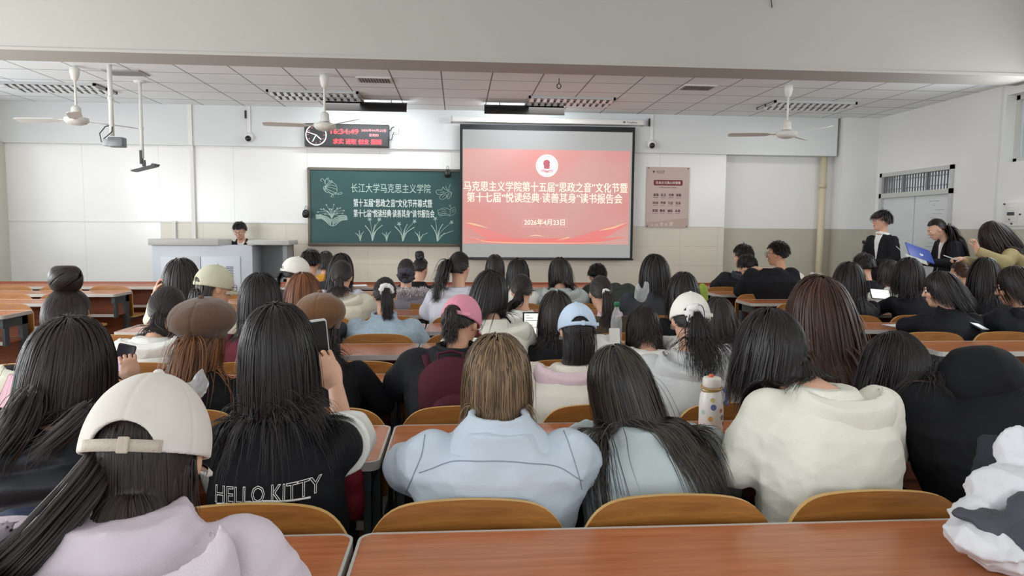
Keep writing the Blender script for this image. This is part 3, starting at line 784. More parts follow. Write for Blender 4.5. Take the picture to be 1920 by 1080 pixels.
# louvred ceiling lights
m_louv = mat('mirror_louvre', '#8f9193', .35, metal=.9); m_refl = mat('lamp_reflector', '#f4f5f5', .3, emit=.25)
LAMP_FILL = 9
def louvre_light(x, y, label):
    r = tag(empty('ceiling_light', (x, y, ZC-.012)), label, 'ceiling light', 'louvred ceiling lights')
    MB().box(-.6, .6, -.28, .28, .0, .008).build('reflector', mat('lamp_well', '#55585a', .5), r)
    f_ = MB()
    for a, b, c, d in ((-.6, .6, -.3, -.27), (-.6, .6, .27, .3), (-.6, -.57, -.3, .3), (.57, .6, -.3, .3), (-.6, .6, -.02, .02)): f_.box(a, b, c, d, -.02, .012)
    f_.build('frame', mat('lamp_frame', '#b5b7b8', .4), r)
    for yy in (-.14, .14):
        MB().cyl((-.56, yy, -.004), (.56, yy, -.004), .013, n=10).build('tube', mat('lamp_tube', '#ffffff', .3), r, smooth=True)
    l = MB()
    for i in range(13):
        xx = -.55+i*1.1/12
        for y0, y1 in ((-.27, -.02), (.02, .27)):
            ym = (y0+y1)/2
            l.add([(xx-.020, y0, -.018), (xx+.020, y0, -.018), (xx-.020, y1, -.018), (xx+.020, y1, -.018), (xx-.03, ym, -.045), (xx+.03, ym, -.045), (xx-.004, y0, .0), (xx+.004, y1, .0)],
                  [(0, 1, 5, 4), (4, 5, 3, 2), (0, 4, 2, 6), (1, 7, 3, 5), (0, 6, 7, 1)])
    area('ceiling_fill_light', (x, y, ZC-.07), (0, 0, -1), 1.1, .5, LAMP_FILL, (1.0, .98, .95))  # fill added below the unlit tubes to brighten the right side
    l.build('louvre', mat('louvre_white_metal', '#e3e5e6', .3, metal=.3), r)
louvre_light(-5.22, 9.80, 'louvred fluorescent ceiling light farthest left')
louvre_light(-1.93, 9.95, 'louvred fluorescent ceiling light above the LED clock')
louvre_light(1.56, 9.98, 'louvred fluorescent ceiling light above the projection screen')
louvre_light(4.98, 9.90, 'louvred fluorescent ceiling light farthest right, behind the fan')
m_vent = mat('vent_grey', '#a09d9b', .5); m_ventd = mat('vent_dark', '#4a4746', .6)
for x, y, d, lb in ((-3.92, 8.80, 1, 'flat grey ceiling vent beside the hanging camera pole'), (-1.02, 8.87, 0, 'square slatted ceiling vent above the LED clock'), (3.02, 8.86, 0, 'slatted ceiling vent toward the alcove side')):
    r = tag(empty('ceiling_vent', (x, y, ZC-.008)), lb, 'vent', 'ceiling vents')
    MB().box(-.21, .21, -.15, .15, -.006, .008).build('frame', m_vent if d else mat('vent_light', '#d4d1d0', .5), r)
    v = MB()
    for i in range(11): v.box(-.17+i*.034-.010, -.17+i*.034+.010, -.11, .11, -.010, -.006)
    v.build('slats', m_vent if d else m_ventd, r)

# blackboard wash lamps: black hoods hung below the ceiling, their tubes lit towards the board
for x, lb in ((-1.30, 'long black hooded board lamp hanging above the LED clock'), (.945, 'long black hooded board lamp hanging above the projection screen')):
    r = tag(empty('board_lamp', (x, 10.18, 3.11)), lb, 'lamp', 'black board lamps')
    n = 12; o_ = [(.16*math.cos(t), .02+.15*math.sin(t)) for t in np.linspace(PI, PI/2+.1, n)]; o_ = [(a+.10, b) for a, b in o_]
    i_ = [(a*.9+.01, b*.9) for a, b in o_]
    MB().prism([(a, b) for a, b in o_]+[(a, b) for a, b in i_[::-1]], -.575, .575, 'yz').build('hood', mat('hood_black', '#141516', .35), r, smooth=False)
    MB().cyl((-.55, .06, .07), (.55, .06, .07), .016, n=12).build('tube', mat('lit_tube', '#f3fbff', .3, emit=26), r, smooth=True)
    MB().cyl((-.35, .07, .10), (-.35, .07, .20), .006).cyl((.35, .07, .10), (.35, .07, .20), .006).build('hanger', m_dark, r)
    area('board_lamp_light', (x, 10.26, 3.17), (0, .55, -1), 1.1, .06, 11, (.93, .98, 1.0))

# breaker box on the right wall
r = tag(empty('breaker_box', (XR-.02, 7.95, 1.58)), 'white electrical breaker box on the right wall', 'breaker box')
MB().box(-.03, .02, -.26, .22, 0, .29, 0, .006).build('case', m_pvc, r, sharp=30)
MB().box(-.042, -.03, -.02, .17, .05, .24, 0, .004).build('cover', mat('cover_white', '#dcdcd8', .5), r, sharp=30)
MB().box(-.046, -.042, .02, .13, .13, .17).build('breaker_window', mat('breaker_dark', '#3c3f42', .3), r)
d = MB()
for y, z in ((.19, .27), (-.06, .14), (.09, .08), (.06, .03), (.19, .02)): d.lathe([(.001, -.046), (.010, -.045), (.010, -.03)], (0, y, z), 8, 0, 'x')
d.build('screws', m_dark, r)
# junction box on the beam face, and the black wire
r = tag(empty('junction_box', (-5.62, 7.63, 3.72)), 'small white junction box on the beam at the upper left', 'box')
MB().box(-.06, .06, -.03, .015, -.05, .05, 0, .006).build('box', m_pvc, r, sharp=30)
MB().box(-.045, .02, -.034, -.03, -.035, .035).build('lid', mat('lid_grey', '#c9c7c2', .5), r)
MB().tube([(.02, -.01, .05), (.15, .0, .09), (.35, .01, .07), (.5, .012, .05)], .006, 6).build('wire', m_pvc, r, smooth=True)
tag(MB().tube([(3.385, 7.64, 4.12), (3.39, 7.635, 4.05), (3.40, 7.635, 4.0), (3.41, 7.64, 3.955), (3.415, 7.64, 3.93)], .006, 6).build('loose_wire', m_black, None, smooth=True), 'short black loose wire end on the beam at the top', 'wire')

# ------------------------------------------------------------------ implicit surfaces and hair
def snets(f, lo, hi, h):
    """surface nets: closed mesh of f < 0 on a regular grid"""
    lo = np.asarray(lo, float); hi = np.asarray(hi, float)
    n = np.ceil((hi-lo)/h).astype(int)+1
    ax = [lo[i]+h*np.arange(n[i]) for i in range(3)]
    X, Y, Z = np.meshgrid(*ax, indexing='ij')
    d = f(np.stack([X.ravel(), Y.ravel(), Z.ravel()], 1)).reshape(n)
    d[0] = d[-1] = 1e-2; d[:, 0] = d[:, -1] = 1e-2; d[:, :, 0] = d[:, :, -1] = 1e-2
    s = d < 0
    c = [s[i:n[0]-1+i, j:n[1]-1+j, k:n[2]-1+k] for i in (0, 1) for j in (0, 1) for k in (0, 1)]
    act = np.logical_or.reduce(c) & ~np.logical_and.reduce(c)
    I = np.argwhere(act)
    if len(I) == 0: return np.zeros((0, 3)), np.zeros((0, 4), int)
    idx = -np.ones(act.shape, int); idx[tuple(I.T)] = np.arange(len(I))
    acc = np.zeros((len(I), 3)); cnt = np.zeros(len(I))
    off = [(i, j, k) for i in (0, 1) for j in (0, 1) for k in (0, 1)]
    for a in range(8):
        for b in range(a+1, 8):
            da = np.array(off[b])-np.array(off[a])
            if np.abs(da).sum() != 1: continue
            A = I+off[a]; B = I+off[b]
            va = d[tuple(A.T)]; vb = d[tuple(B.T)]
            m = (va < 0) != (vb < 0)
            t = np.where(m, va/(va-vb+1e-12), 0)
            acc += np.where(m[:, None], A+t[:, None]*(B-A), 0); cnt += m
    V = lo+h*acc/cnt[:, None]
    F = []
    for a in range(3):
        b, e = (a+1) % 3, (a+2) % 3
        sl0 = [slice(None)]*3; sl1 = [slice(None)]*3
        sl0[a] = slice(0, n[a]-1); sl1[a] = slice(1, n[a])
        s0, s1 = s[tuple(sl0)], s[tuple(sl1)]
        E_ = np.argwhere(s0 != s1)
        E_ = E_[(E_[:, b] > 0) & (E_[:, e] > 0) & (E_[:, b] < n[b]-1) & (E_[:, e] < n[e]-1)]
        if len(E_) == 0: continue
        db = np.zeros(3, int); db[b] = 1; de = np.zeros(3, int); de[e] = 1
        q = np.stack([idx[tuple((E_-db-de).T)], idx[tuple((E_-de).T)], idx[tuple(E_.T)], idx[tuple((E_-db).T)]], 1)
        fl = ~s0[tuple(E_.T)]
        q[fl] = q[fl][:, ::-1]
        F.append(q)
    F = np.concatenate(F); F = F[(F >= 0).all(1)]
    return V, F

def smin(a, b, k):
    h = np.clip(.5+.5*(b-a)/k, 0, 1)
    return b*(1-h)+a*h-k*h*(1-h)
def ell(P, c, r, R=None):
    q = P-np.asarray(c)
    if R is not None: q = q @ R
    r = np.asarray(r, float)
    k0 = np.linalg.norm(q/r, axis=1); k1 = np.linalg.norm(q/(r*r), axis=1)+1e-9
    return k0*(k0-1)/k1
def cap_(P, a, b, ra, rb=None):
    a = np.asarray(a, float); b = np.asarray(b, float)
    rb = ra if rb is None else rb
    ab = b-a; t = np.clip(((P-a) @ ab)/(ab @ ab+1e-12), 0, 1)
    return np.linalg.norm(P-a-t[:, None]*ab, axis=1)-(ra+(rb-ra)*t)
def rot(yaw, nod, roll):
    """head rotation; yaw turns to the left, nod bends forward, roll tips to the right (degrees)"""
    y, n, r = (math.radians(v) for v in (yaw, nod, roll))
    return np.array(Matrix.Rotation(y, 3, 'Z') @ Matrix.Rotation(-n, 3, 'X') @ Matrix.Rotation(r, 3, 'Y'))
_K = np.array([[1.0, .4, .3], [-.5, 1, .2], [.2, -.3, 1], [.8, -.7, .5], [-.6, -.2, .9]])
def folds(P, amp, freq, seed):
    s = seed*1.7; o = 0
    for i in range(5):
        k = _K[i]*freq*(1+.35*i)
        u = P @ k+s*(i+1)+1.6*np.sin(P @ (_K[(i+2) % 5]*freq*.45)+s)
        o = o+(1-np.abs(np.sin(u)))**2.0/(1+.35*i)
    g = np.sin(P @ _K[1]*freq*.33+s)*np.sin(P @ _K[4]*freq*.41+2*s)
    return amp*(o/2.6-.5)+amp*.7*g

def strands(paths, width, outward, sides=3, flat=.35):
    """flattened tapered tubes along paths (N, M, 3)"""
    N, M, _ = paths.shape
    T = np.gradient(paths, axis=1); T /= np.linalg.norm(T, axis=2, keepdims=True)+1e-9
    B = np.cross(T, outward); B /= np.linalg.norm(B, axis=2, keepdims=True)+1e-9
    Nn = np.cross(B, T)
    prof = np.ones(M); t = np.linspace(0, 1, M); prof = np.where(t > .55, 1-.85*(t-.55)/.45, 1)
    w = width[:, None]*prof[None]
    v = np.stack([paths-B*w[..., None], paths+Nn*(w*flat)[..., None], paths+B*w[..., None]], 2)
    V = v.reshape(-1, 3)
    base = (np.arange(N)[:, None, None]*M+np.arange(M-1)[None, :, None])*3
    j = np.arange(2)[None, None, :]
    F = np.stack([base+j, base+j+1, base+j+4, base+j+3], -1).reshape(-1, 4)
    NRM.append((V, np.stack([Nn-B*.38, Nn, Nn+B*.38], 2).reshape(-1, 3)))
    return V, F
NRM = []
def set_normals(o, nr):
    nr = nr/(np.linalg.norm(nr, axis=1, keepdims=True)+1e-9)
    o.data.normals_split_custom_set_from_vertices([tuple(v) for v in nr])

def grad(f, P, e=.004):
    o = []
    for i in range(3):
        d = np.zeros(3); d[i] = e
        o.append(f(P+d)-f(P-d))
    g = np.stack(o, 1)
    return g/(np.linalg.norm(g, axis=1, keepdims=True)+1e-9)

def flow(start, d0, length, f, M, grav=.28, bias=(0, 0, 0), jit=.05, margin=None, stiff0=0, wave=0.0, rg=rng):
    """let strands fall from start, sliding over the solid f"""
    N = len(start); P = start.copy(); D = d0/(np.linalg.norm(d0, axis=1, keepdims=True)+1e-9)
    out = [P.copy()]; st = length/(M-1)
    G = np.array([0, 0, -1.0])+np.asarray(bias); G = G/np.linalg.norm(G)
    ph = rg.uniform(0, 6.28, N); side = rg.normal(size=(N, 3))*.5
    J = rg.normal(size=(N, 3))*jit
    for i in range(1, M):
        g = grav if i > stiff0 else grav*.3
        D = D*(1-g)+G*g+J*.35+rg.normal(size=(N, 3))*jit*.35
        D /= np.linalg.norm(D, axis=1, keepdims=True)+1e-9
        Q = P+D*st[:, None]
        for it in range(2):
            mg = margin*max(.22, 1-1.25*max(0, i/M-.15)); d = f(Q); hit = d < mg
            if hit.any():
                gr = grad(f, Q[hit]); Q[hit] += gr*(mg[hit]-d[hit])[:, None]
        D = Q-P; D /= np.linalg.norm(D, axis=1, keepdims=True)+1e-9
        P = P+D*st[:, None]
        out.append(P.copy())
    out = np.stack(out, 1)
    if wave:
        t = np.linspace(0, 1, M)[None, :, None]
        out = out+side[:, None, :]*wave*(t**1.2)*np.sin(t*11+ph[:, None, None])
    return out

def fib(n):
    i = np.arange(n)+.5; z = 1-2*i/n; a = i*2.39996323
    r = np.sqrt(1-z*z); return np.stack([r*np.cos(a), r*np.sin(a), z], 1)

HC = np.array([0, -.012, .016]); HR = np.array([.077, .097, .106])
def scalp_ok(d, nape=-.55):
    x, y, z = d.T
    lim = np.where(y > .3, .50, np.where(y > -.05, .50-(.3-y)/.35*.62, -.12+(y+.05)*.9))
    return z > np.maximum(lim, nape)

# one hand, fingers along +y, palm down, thumb on +x; two curls
def hand_mesh(curl, h=.0034):
    ch = []
    for x, L, r, sp in ((.030, .072, .0088, .06), (.010, .080, .0090, .015), (-.011, .074, .0086, -.03), (-.030, .058, .0078, -.09)):
        p = np.array([x, .088, .0]); a = .12+curl*.3
        for seg, (fr, rr) in enumerate(((.46, 1), (.30, .93), (.24, .82))):
            dr = np.array([sp*math.cos(a), math.cos(a), -math.sin(a)])
            q = p+dr*L*fr; ch.append((p, q, r*rr, r*rr*.93)); p = q; a += .25+curl*.75
    tp = np.array([.030, .022, -.004])
    for L, d, r in ((.042, (.62, .70, -.25), .0115), (.030, (.30, .86, -.35-.3*curl), .0098), (.024, (.05, .9, -.4-.4*curl), .0085)):
        d = np.array(d)/np.linalg.norm(d); q = tp+d*L; ch.append((tp, q, r, r*.93)); tp = q
    def f(P):
        d = ell(P, (0, .05, 0), (.043, .055, .0165))
        d = smin(d, cap_(P, (0, -.03, 0), (0, .03, 0), .025, .028), .02)
        d = smin(d, ell(P, (.022, .03, -.008), (.02, .03, .015)), .012)
        fg = None
        for a, b, ra, rb in ch:
            e = cap_(P, a, b, ra, rb); fg = e if fg is None else np.minimum(fg, e)
        return smin(d, fg, .007)
    return snets(f, (-.07, -.065, -.125), (.09, .19, .04), h)
HANDS = {0: hand_mesh(.35), 1: hand_mesh(1.0)}

SKIN = {'a': mat('skin_light', '#d9a98f', .5, noise=.04, nscale=30, bump=.05, bscale=300), 'b': mat('skin_warm', '#c99679', .5, noise=.04, nscale=30, bump=.05, bscale=300)}
HAIRM = {'black': hair_mat('black', '#201c1c'), 'softblack': hair_mat('soft_black', '#2b2524'), 'brownblack': hair_mat('brown_black', '#261d1a'), 'redbrown': hair_mat('dark_red_brown', '#3a241b', .4),
         'auburn': hair_mat('auburn', '#6a4429', .45), 'copper': hair_mat('copper', '#6b4128', .4), 'blondbrown': hair_mat('blond_brown', '#4d3a2a', .5, .4, '#92775a'), 'streaked': hair_mat('streaked_black', '#17151a', .3, .36, '#4a4238')}
def cloth(name, c, rough=.85, bump=.25, bscale=260, noise=.05, nscale=6, sheen=.0):
    return mat('cloth_'+name, c, rough, bump=bump, bscale=bscale, noise=noise, nscale=nscale, sheen=sheen, spec=.25)
m_lens = mat('glasses_metal', '#2b2723', .3, metal=.5)
m_trouser = cloth('dark_trousers', '#23252b')
m_shoe = mat('shoe_dark', '#2b2a2a', .6)
m_lip = mat('lip', '#bd857a', .5)
m_eye = mat('eye_white', '#e9e4de', .3); m_iris = mat('iris_dark', '#231710', .25)
LEGS = {}

def head_sdf(Hc, R, s, detail):
    def f(P):
        q = ((P-Hc) @ R)/s
        d = ell(q, (0, -.012, .022), (.072, .092, .098))
        d = smin(d, ell(q, (0, .028, -.040), (.056, .060, .078)), .035)
        d = smin(d, ell(q, (0, .056, -.092), (.026, .024, .022)), .025)
        d = smin(d, cap_(q, (0, .088, .012), (0, .104, -.026), .008, .0125), .014)
        d = smin(d, ell(q, (0, .078, .026), (.05, .016, .012)), .015)
        for sx_ in (-1, 1):
            d = smin(d, ell(q, (sx_*.074, -.008, -.008), (.010, .020, .030)), .008)
            if detail:
                d = -smin(-d, ell(q, (sx_*.031, .098, .006), (.018, .014, .011)), .01)
                d = smin(d, ell(q, (sx_*.036, .066, -.024), (.02, .018, .018)), .02)
        if detail:
            d = smin(d, ell(q, (0, .086, -.058), (.022, .010, .0065)), .006)
            d = smin(d, ell(q, (0, .084, -.069), (.018, .010, .006)), .006)
        return d*s
    return f

def make_torso(pel, N, sw, puff, seed, fold=(.006, 13), elbows=None, wrists=None, arm_r=.05, quilt=0.0, hump=.03, hip=.185, girth=1.0, joint_dz=-.055, collar_h=.025):
    pel = np.asarray(pel, float); N = np.asarray(N, float)
    H = N[2]-pel[2]
    tt = np.array([-.12, 0, .3, .62, .78, .88, .94, 1.0, 1.06])
    ww = np.array([hip*.95, hip, hip*.92, (.175+.02*(sw-.17)/.03), sw*.98, sw*.80, sw*.52, .085, .066])*np.array([girth]*5+[1]*4)
    dd = np.array([.13, .14, .125, .125, .115, .100, .088, .072, .062])*np.array([girth]*5+[1]*4)
    SH = [N+np.array([sd*sw*.90, .02, joint_dz]) for sd in (-1, 1)]
    rr = arm_r+puff
    def f(P):
        t = (P[:, 2]-pel[2])/H
        tc = np.clip(t, -.1, 1.05)
        cx = pel[0]+(N[0]-pel[0])*tc; cy = pel[1]+(N[1]-pel[1])*tc-hump*np.sin(PI*np.clip(tc, 0, 1))
        w = np.interp(t, tt, ww)+puff; dp = np.interp(t, tt, dd)+puff
        qx = (P[:, 0]-cx)/w; qy = (P[:, 1]-cy)/dp
        k = (np.abs(qx)**2.4+np.abs(qy)**2.4)**(1/2.4)
        d = (k-1)*np.minimum(w, dp)*.9
        d = np.maximum(d, np.maximum((t-1.0)*H-collar_h, -(t+.1)*H))
        for i, sd in enumerate((-1, 1)):
            if elbows is None: continue
            a = cap_(P, SH[i], elbows[i], rr*1.12, rr*.95)
            a = smin(a, cap_(P, elbows[i], wrists[i], rr*.95, rr*.68), .02)
            d = smin(d, a, .035)
        if quilt: d = d-quilt*np.abs(np.sin(P[:, 2]*PI/.075+.6*np.sin(P[:, 0]*9)))
        if fold[0]: d = d-folds(P*np.array([1, 1, .62]), fold[0], fold[1], seed)-folds(P*np.array([.8, 1, 1.1]), fold[0]*.4, fold[1]*2.3, seed+1.7)
        return d
    return f, SH

def project_back(f, pts, y0, y1, n=70):
    """push points (x, z) onto the rear face of the solid f"""
    pts = np.asarray(pts, float); ys = np.linspace(y0, y1, n); out = np.full(len(pts), np.nan)
    done = np.zeros(len(pts), bool); prev = None
    for y in ys:
        d = f(np.column_stack([pts[:, 0], np.full(len(pts), y), pts[:, 1]]))
        new = (d < 0) & ~done
        if prev is not None: out[new] = y-(ys[1]-ys[0])*(-d[new])/(prev[new]-d[new]+1e-9)
        else: out[new] = y
        done |= new; prev = d
    return out, done

def person(px, top, Y, label, hair='long', hc='black', top_c=None, yaw=0, nod=12, roll=0, s=.94, chair=None, Lh=.42, pel=None, sw=.175, puff=.010, lean=None, skin='a', n=None, hopt=None, opts=None, name_top='jacket', sd=''):
    """a seated or standing figure whose head top is at (px, Y, top)"""
    o_ = dict(opts or {}); ho = dict(hopt or {})
    seed = (px*7.3+Y*3.1) % 11
    rg = np.random.default_rng(int(abs(px*1000)+Y*777) % 99991)
    near = Y < 2.4; mid = Y < 4.4
    Hc = np.array([px, Y, top-.125*s])
    R = rot(yaw, nod, roll); Rn = rot(yaw*.4, nod*1.35, roll*.6)
    Nn = Hc+Rn @ np.array([0, -.050, -.175])*s
    if o_.get('N'): Nn = Nn+np.array(o_['N'])
    stand = o_.get('stand', False)
    cy = chair if chair is not None else Y-.42
    if pel is None: pel = (px+o_.get('pdx', 0), (Nn[1] if stand else cy+.235), (.95 if stand else .50))
    pel = np.array(pel, float)
    root = empty('person', (pel[0], pel[1], o_.get('floor', 0)))
    tag(root, label, 'person', o_.get('group'))
    root['short'] = sd
    org = np.array([pel[0], pel[1], o_.get('floor', 0)])
    if o_.get('arms') is not None:
        el = [Nn+np.array(v) for v in o_['arms'][0]]; wr = [Nn+np.array(v) for v in o_['arms'][1]]
    else:
        ez = max(.80, Nn[2]-.25)
        el = [np.array([Nn[0]+sd_*(sw+.055), Nn[1]+.12, ez]) for sd_ in (-1, 1)]
        wr = [np.array([Nn[0]+sd_*.12, Nn[1]+.33, .80]) for sd_ in (-1, 1)]
    for nm_, ls in (('el_abs', el), ('wr_abs', wr)):
        for i_, v_ in enumerate(o_.get(nm_, (None, None))):
            if v_ is not None: ls[i_] = np.array(v_, float)
    fT, SH = make_torso(pel, Nn, sw, puff, seed, o_.get('fold', (.011, 13)), el, wr, quilt=o_.get('quilt', 0), hump=o_.get('hump', .03), girth=o_.get('girth', 1.0), hip=o_.get('hip', .185), joint_dz=o_.get('jdz', -.070), collar_h=o_.get('collar_h', .025), arm_r=o_.get('arm_r', .05))
    fTs, _s = make_torso(pel, Nn, sw, puff, seed, (0, 10), el, wr, hump=o_.get('hump', .03), girth=o_.get('girth', 1.0), hip=o_.get('hip', .185), joint_dz=o_.get('jdz', -.070), collar_h=o_.get('collar_h', .025), arm_r=o_.get('arm_r', .05))
    # ---- body: head, neck, chest, arms
    detail = o_.get('face', False)
    fH = head_sdf(Hc, R, s, detail)
    def fB(P):
        d = smin(fH(P), cap_(P, Nn+[0, .015, -.05], Hc+R @ np.array([0, -.018, -.05])*s, .052*s, .050*s), .025)
        d = smin(d, cap_(P, Nn+[-.10, .02, -.09], Nn+[.10, .02, -.09], .055), .04)
        d = smin(d, cap_(P, Nn+[0, .0, -.10], pel+[0, 0, .1], .10), .06)
        for i in (0, 1):
            a = cap_(P, SH[i]+[0, 0, -.005], el[i], .042, .036); a = smin(a, cap_(P, el[i], wr[i], .036, .025), .02)
            d = smin(d, a, .03)
        return d
    h = .0055 if detail else (.008 if mid else .010)
    allp = np.array([Hc, Nn, pel+[0, 0, .1]]+list(el)+list(wr)+list(SH))
    V, F = snets(fB, allp.min(0)-.15, np.maximum(allp.max(0)+.15, Hc+.17), h)
    Vs = [V]; Fs = [F]; k = len(V)
    for i, sd_ in enumerate((-1, 1)):
        g = o_.get('grip', (0, 0))[i]
        hv, hf = HANDS[g]
        hv = hv.copy()*(.92 if o_.get('fem', True) else 1.0)
        if sd_ > 0: hv[:, 0] *= -1; hf = hf[:, ::-1]
        d = (o_['hdir'][i] if o_.get('hdir') else None)
        d = np.array(d, float) if d is not None else (wr[i]-el[i])
        d = d/np.linalg.norm(d)
        up = np.array(o_['hup'][i] if o_.get('hup') else (0, 0, 1.0), float); xx = np.cross(d, up); xx /= np.linalg.norm(xx)+1e-9; zz = np.cross(xx, d)
        hv = hv @ np.stack([xx, d, zz]) + wr[i]+d*.012
        Vs.append(hv); Fs.append(hf+k); k += len(hv)
    V = np.concatenate(Vs); F = np.concatenate(Fs)
    mats_ = [SKIN[skin]]; midx = None
    if detail:
        cen = V[F].mean(1); q = ((cen-Hc) @ R)/s
        midx = ((np.abs(q[:, 0]) < .019) & (q[:, 1] > .080) & (q[:, 2] < -.054) & (q[:, 2] > -.073)).astype(int); mats_.append(m_lip)
    mesh_obj('body', V-org, F, mats_, root, True, midx)
    if detail:
        for sd_ in (-1, 1):
            e = MB(); e.lathe([(.0001, .0115), (.006, .0098), (.0095, .006), (.0115, 0), (.0095, -.006), (.0001, -.0115)], n=12)
            ev = np.concatenate(e.v)*s; c = Hc+R @ (np.array([sd_*.031, .0795, .006])*s)
            eo = mesh_obj('eye', ev @ R.T+c-org, e.f, m_eye, root, True)
            ir = MB().lathe([(.0001, .0123), (.0058, .0108), (.006, .0095)], (0, 0, 0), 12, 0, 'y'); iv = np.concatenate(ir.v)*s
            mesh_obj('iris', iv @ R.T+c-org, ir.f, m_iris, eo, True)
            br = MB().tube([(sd_*.014, .091, .024), (sd_*.03, .090, .030), (sd_*.047, .078, .026)], [.0022, .003, .0015], 6); bv = np.concatenate(br.v)*s
            mesh_obj('eyebrow', bv @ R.T+Hc-org, br.f, HAIRM['black'], root, True)
    # ---- clothing
    tm = top_c
    hh = o_.get('vox', .0068 if near else (.010 if mid else .014))
    cut = Nn+np.array([0, .03, .0])
    fTc = fT
    def fTop(P):
        d = fTc(P)
        d = np.maximum(d, -cap_(P, Nn+[0, .02, -.03], Hc+R @ np.array([0, .02, .04]), .056, .075))
        for i in (0, 1):
            dv = (wr[i]-el[i]); dv = dv/np.linalg.norm(dv)
            near_w = cap_(P, el[i]+dv*.02, wr[i]+dv*.06, .11) < 0; ct = el[i]+(wr[i]-el[i])*o_.get('cuff', (1, 1))[i]
            d = np.where(near_w, np.maximum(d, (P-ct) @ dv), d)
        if stand: d = np.maximum(d, o_.get('hem', .80)-P[:, 2])
        return d
    lo = np.minimum(allp.min(0), pel)-[.16, .20, .14]; hi = allp.max(0)+[.16, .16, .10]
    lo[2] = max(lo[2], pel[2]-.10); 
    if stand: lo[2] = o_.get('hem', .80)-.03
    hi[2] = max(Nn[2]+.07, max(e_[2] for e_ in list(el)+list(wr))+.10)
    V, F = snets(fTop, lo, hi, hh)
    mi2 = None; mlist = [tm]
    jk = mesh_obj(name_top, V-org, F, mlist, root, True, mi2)
    if o_.get('sleeve'):   # sleeves of another cloth
        for i in (0, 1):
            a0 = SH[i]+(el[i]-SH[i])*.10; dv0 = (el[i]-SH[i])/np.linalg.norm(el[i]-SH[i]); dv1 = (wr[i]-el[i])/np.linalg.norm(wr[i]-el[i])
            ct = el[i]+(wr[i]-el[i])*o_.get('cuff', (1, 1))[i]; ra = .05+puff+.013
            def fS(P):
                d = smin(cap_(P, a0, el[i], ra*1.14, ra), cap_(P, el[i], wr[i], ra, ra*.75), .02)-folds(P, .010, 17, seed+i)
                d = np.maximum(d, (a0-P) @ dv0)
                return np.where(cap_(P, el[i]+dv1*.02, wr[i]+dv1*.06, .12) < 0, np.maximum(d, (P-ct) @ dv1), d)
            bb = np.array([a0, el[i], wr[i]]); V2, F2 = snets(fS, bb.min(0)-.13, bb.max(0)+.13, hh)
            mesh_obj('sleeve', V2-org, F2, o_['sleeve'], root, True)
    solid = [lambda P: fTs(P)-o_.get('quilt', 0)*.7]
    # collar ring
    if o_.get('collar'):
        cm = o_['collar'] if not isinstance(o_['collar'], bool) else tm
        hc_ = o_.get('collar_size', .05)
        tilt = rot(0, -14+nod*.4, 0); cfl = o_.get('collar_flare', 0)
        def fC(P):
            q = (P-(Nn+[0, .018, .005])) @ tilt
            r_ = np.sqrt((q[:, 0]/1.0)**2+(q[:, 1]/.92)**2)
            rad = .072-.12*(q[:, 2])+puff*.4+cfl*np.clip(.045-q[:, 2], 0, .1)*(1.0+.25*np.abs(q[:, 0])/.08)
            return np.maximum(np.abs(r_-rad)-.007, np.abs(q[:, 2]-.012)-hc_/2)-.003+.001*np.sin(q[:, 0]*80)
        V, F = snets(fC, Nn-[.15, .15, .08], Nn+[.15, .17, .12], .006)
        mesh_obj('collar', V-org, F, cm, root, True); solid.append(lambda P: fC(P))
    fScalp0 = lambda P: ell(((P-Hc) @ R)/s, HC, HR*1.1)*s
    # hood hanging down the back
    if o_.get('hood'):
        hm = o_['hood'] if not isinstance(o_['hood'], bool) else tm
        hs = o_.get('hood_size', (.165, .085, .125)); hofs = np.array(o_.get('hood_off', (0, -.055, -.035)))
        th = rot(0, -o_.get('hood_tilt', 18), 0); cH = Nn+hofs
        rim_r = o_.get('hood_rim', .016)
        hs = np.array(hs)
        def fHd(P):
            q = (P-cH) @ th
            out = ell(q, (0, 0, 0), hs)-folds(P, .010, 15, seed+3)
            inn = ell(q, (0, .03, .035), hs*np.array([.86, .80, .92]))
            d = np.maximum(out, -inn)
            d = np.maximum(d, q[:, 2]-(.055+.25*q[:, 1]))
            d = np.maximum(d, q[:, 1]-.085-.5*np.abs(q[:, 0]))
            d = np.maximum(d, -cap_(P, Nn+[0, .03, -.12], Nn+[0, .06, .25], .062, .085))
            return d-.004
        if o_.get('hood_solid'):
            def fHd(P): return np.maximum(ell((P-cH) @ th, (0, 0, 0), hs)-folds(P, .020, 11, seed+3), -fScalp0(P)-.004)
        V, F = snets(fHd, cH-hs.max()-.04, cH+hs.max()+.06, o_.get('hvox', .0065 if near else .009))
        mesh_obj('hood', V-org, F, hm, root, True)
        solid.append(lambda P: ell((P-cH) @ th, (0, 0, 0), hs))
        if o_.get('fur'):
            a = np.linspace(.15*PI, .85*PI, 26); ring = []
            for t in a: ring.append(cH+th @ np.array([hs[0]*.98*math.cos(t), -hs[1]*.9*math.sin(t), .055]))
            ring = np.array(ring); ii = rg.integers(0, 26, 900)
            st_ = ring[ii]+rg.normal(size=(900, 3))*.012; dr = rg.normal(size=(900, 3)); dr /= np.linalg.norm(dr, axis=1, keepdims=True)
            pt = st_[:, None, :]+dr[:, None, :]*np.linspace(0, .035, 4)[None, :, None]
            V, F = strands(pt, np.full(900, .003), np.cross(dr, rg.normal(size=(900, 3)))[:, None, :].repeat(4, 1))
            mesh_obj('fur_trim', V-org, F, o_['fur'], root, True)
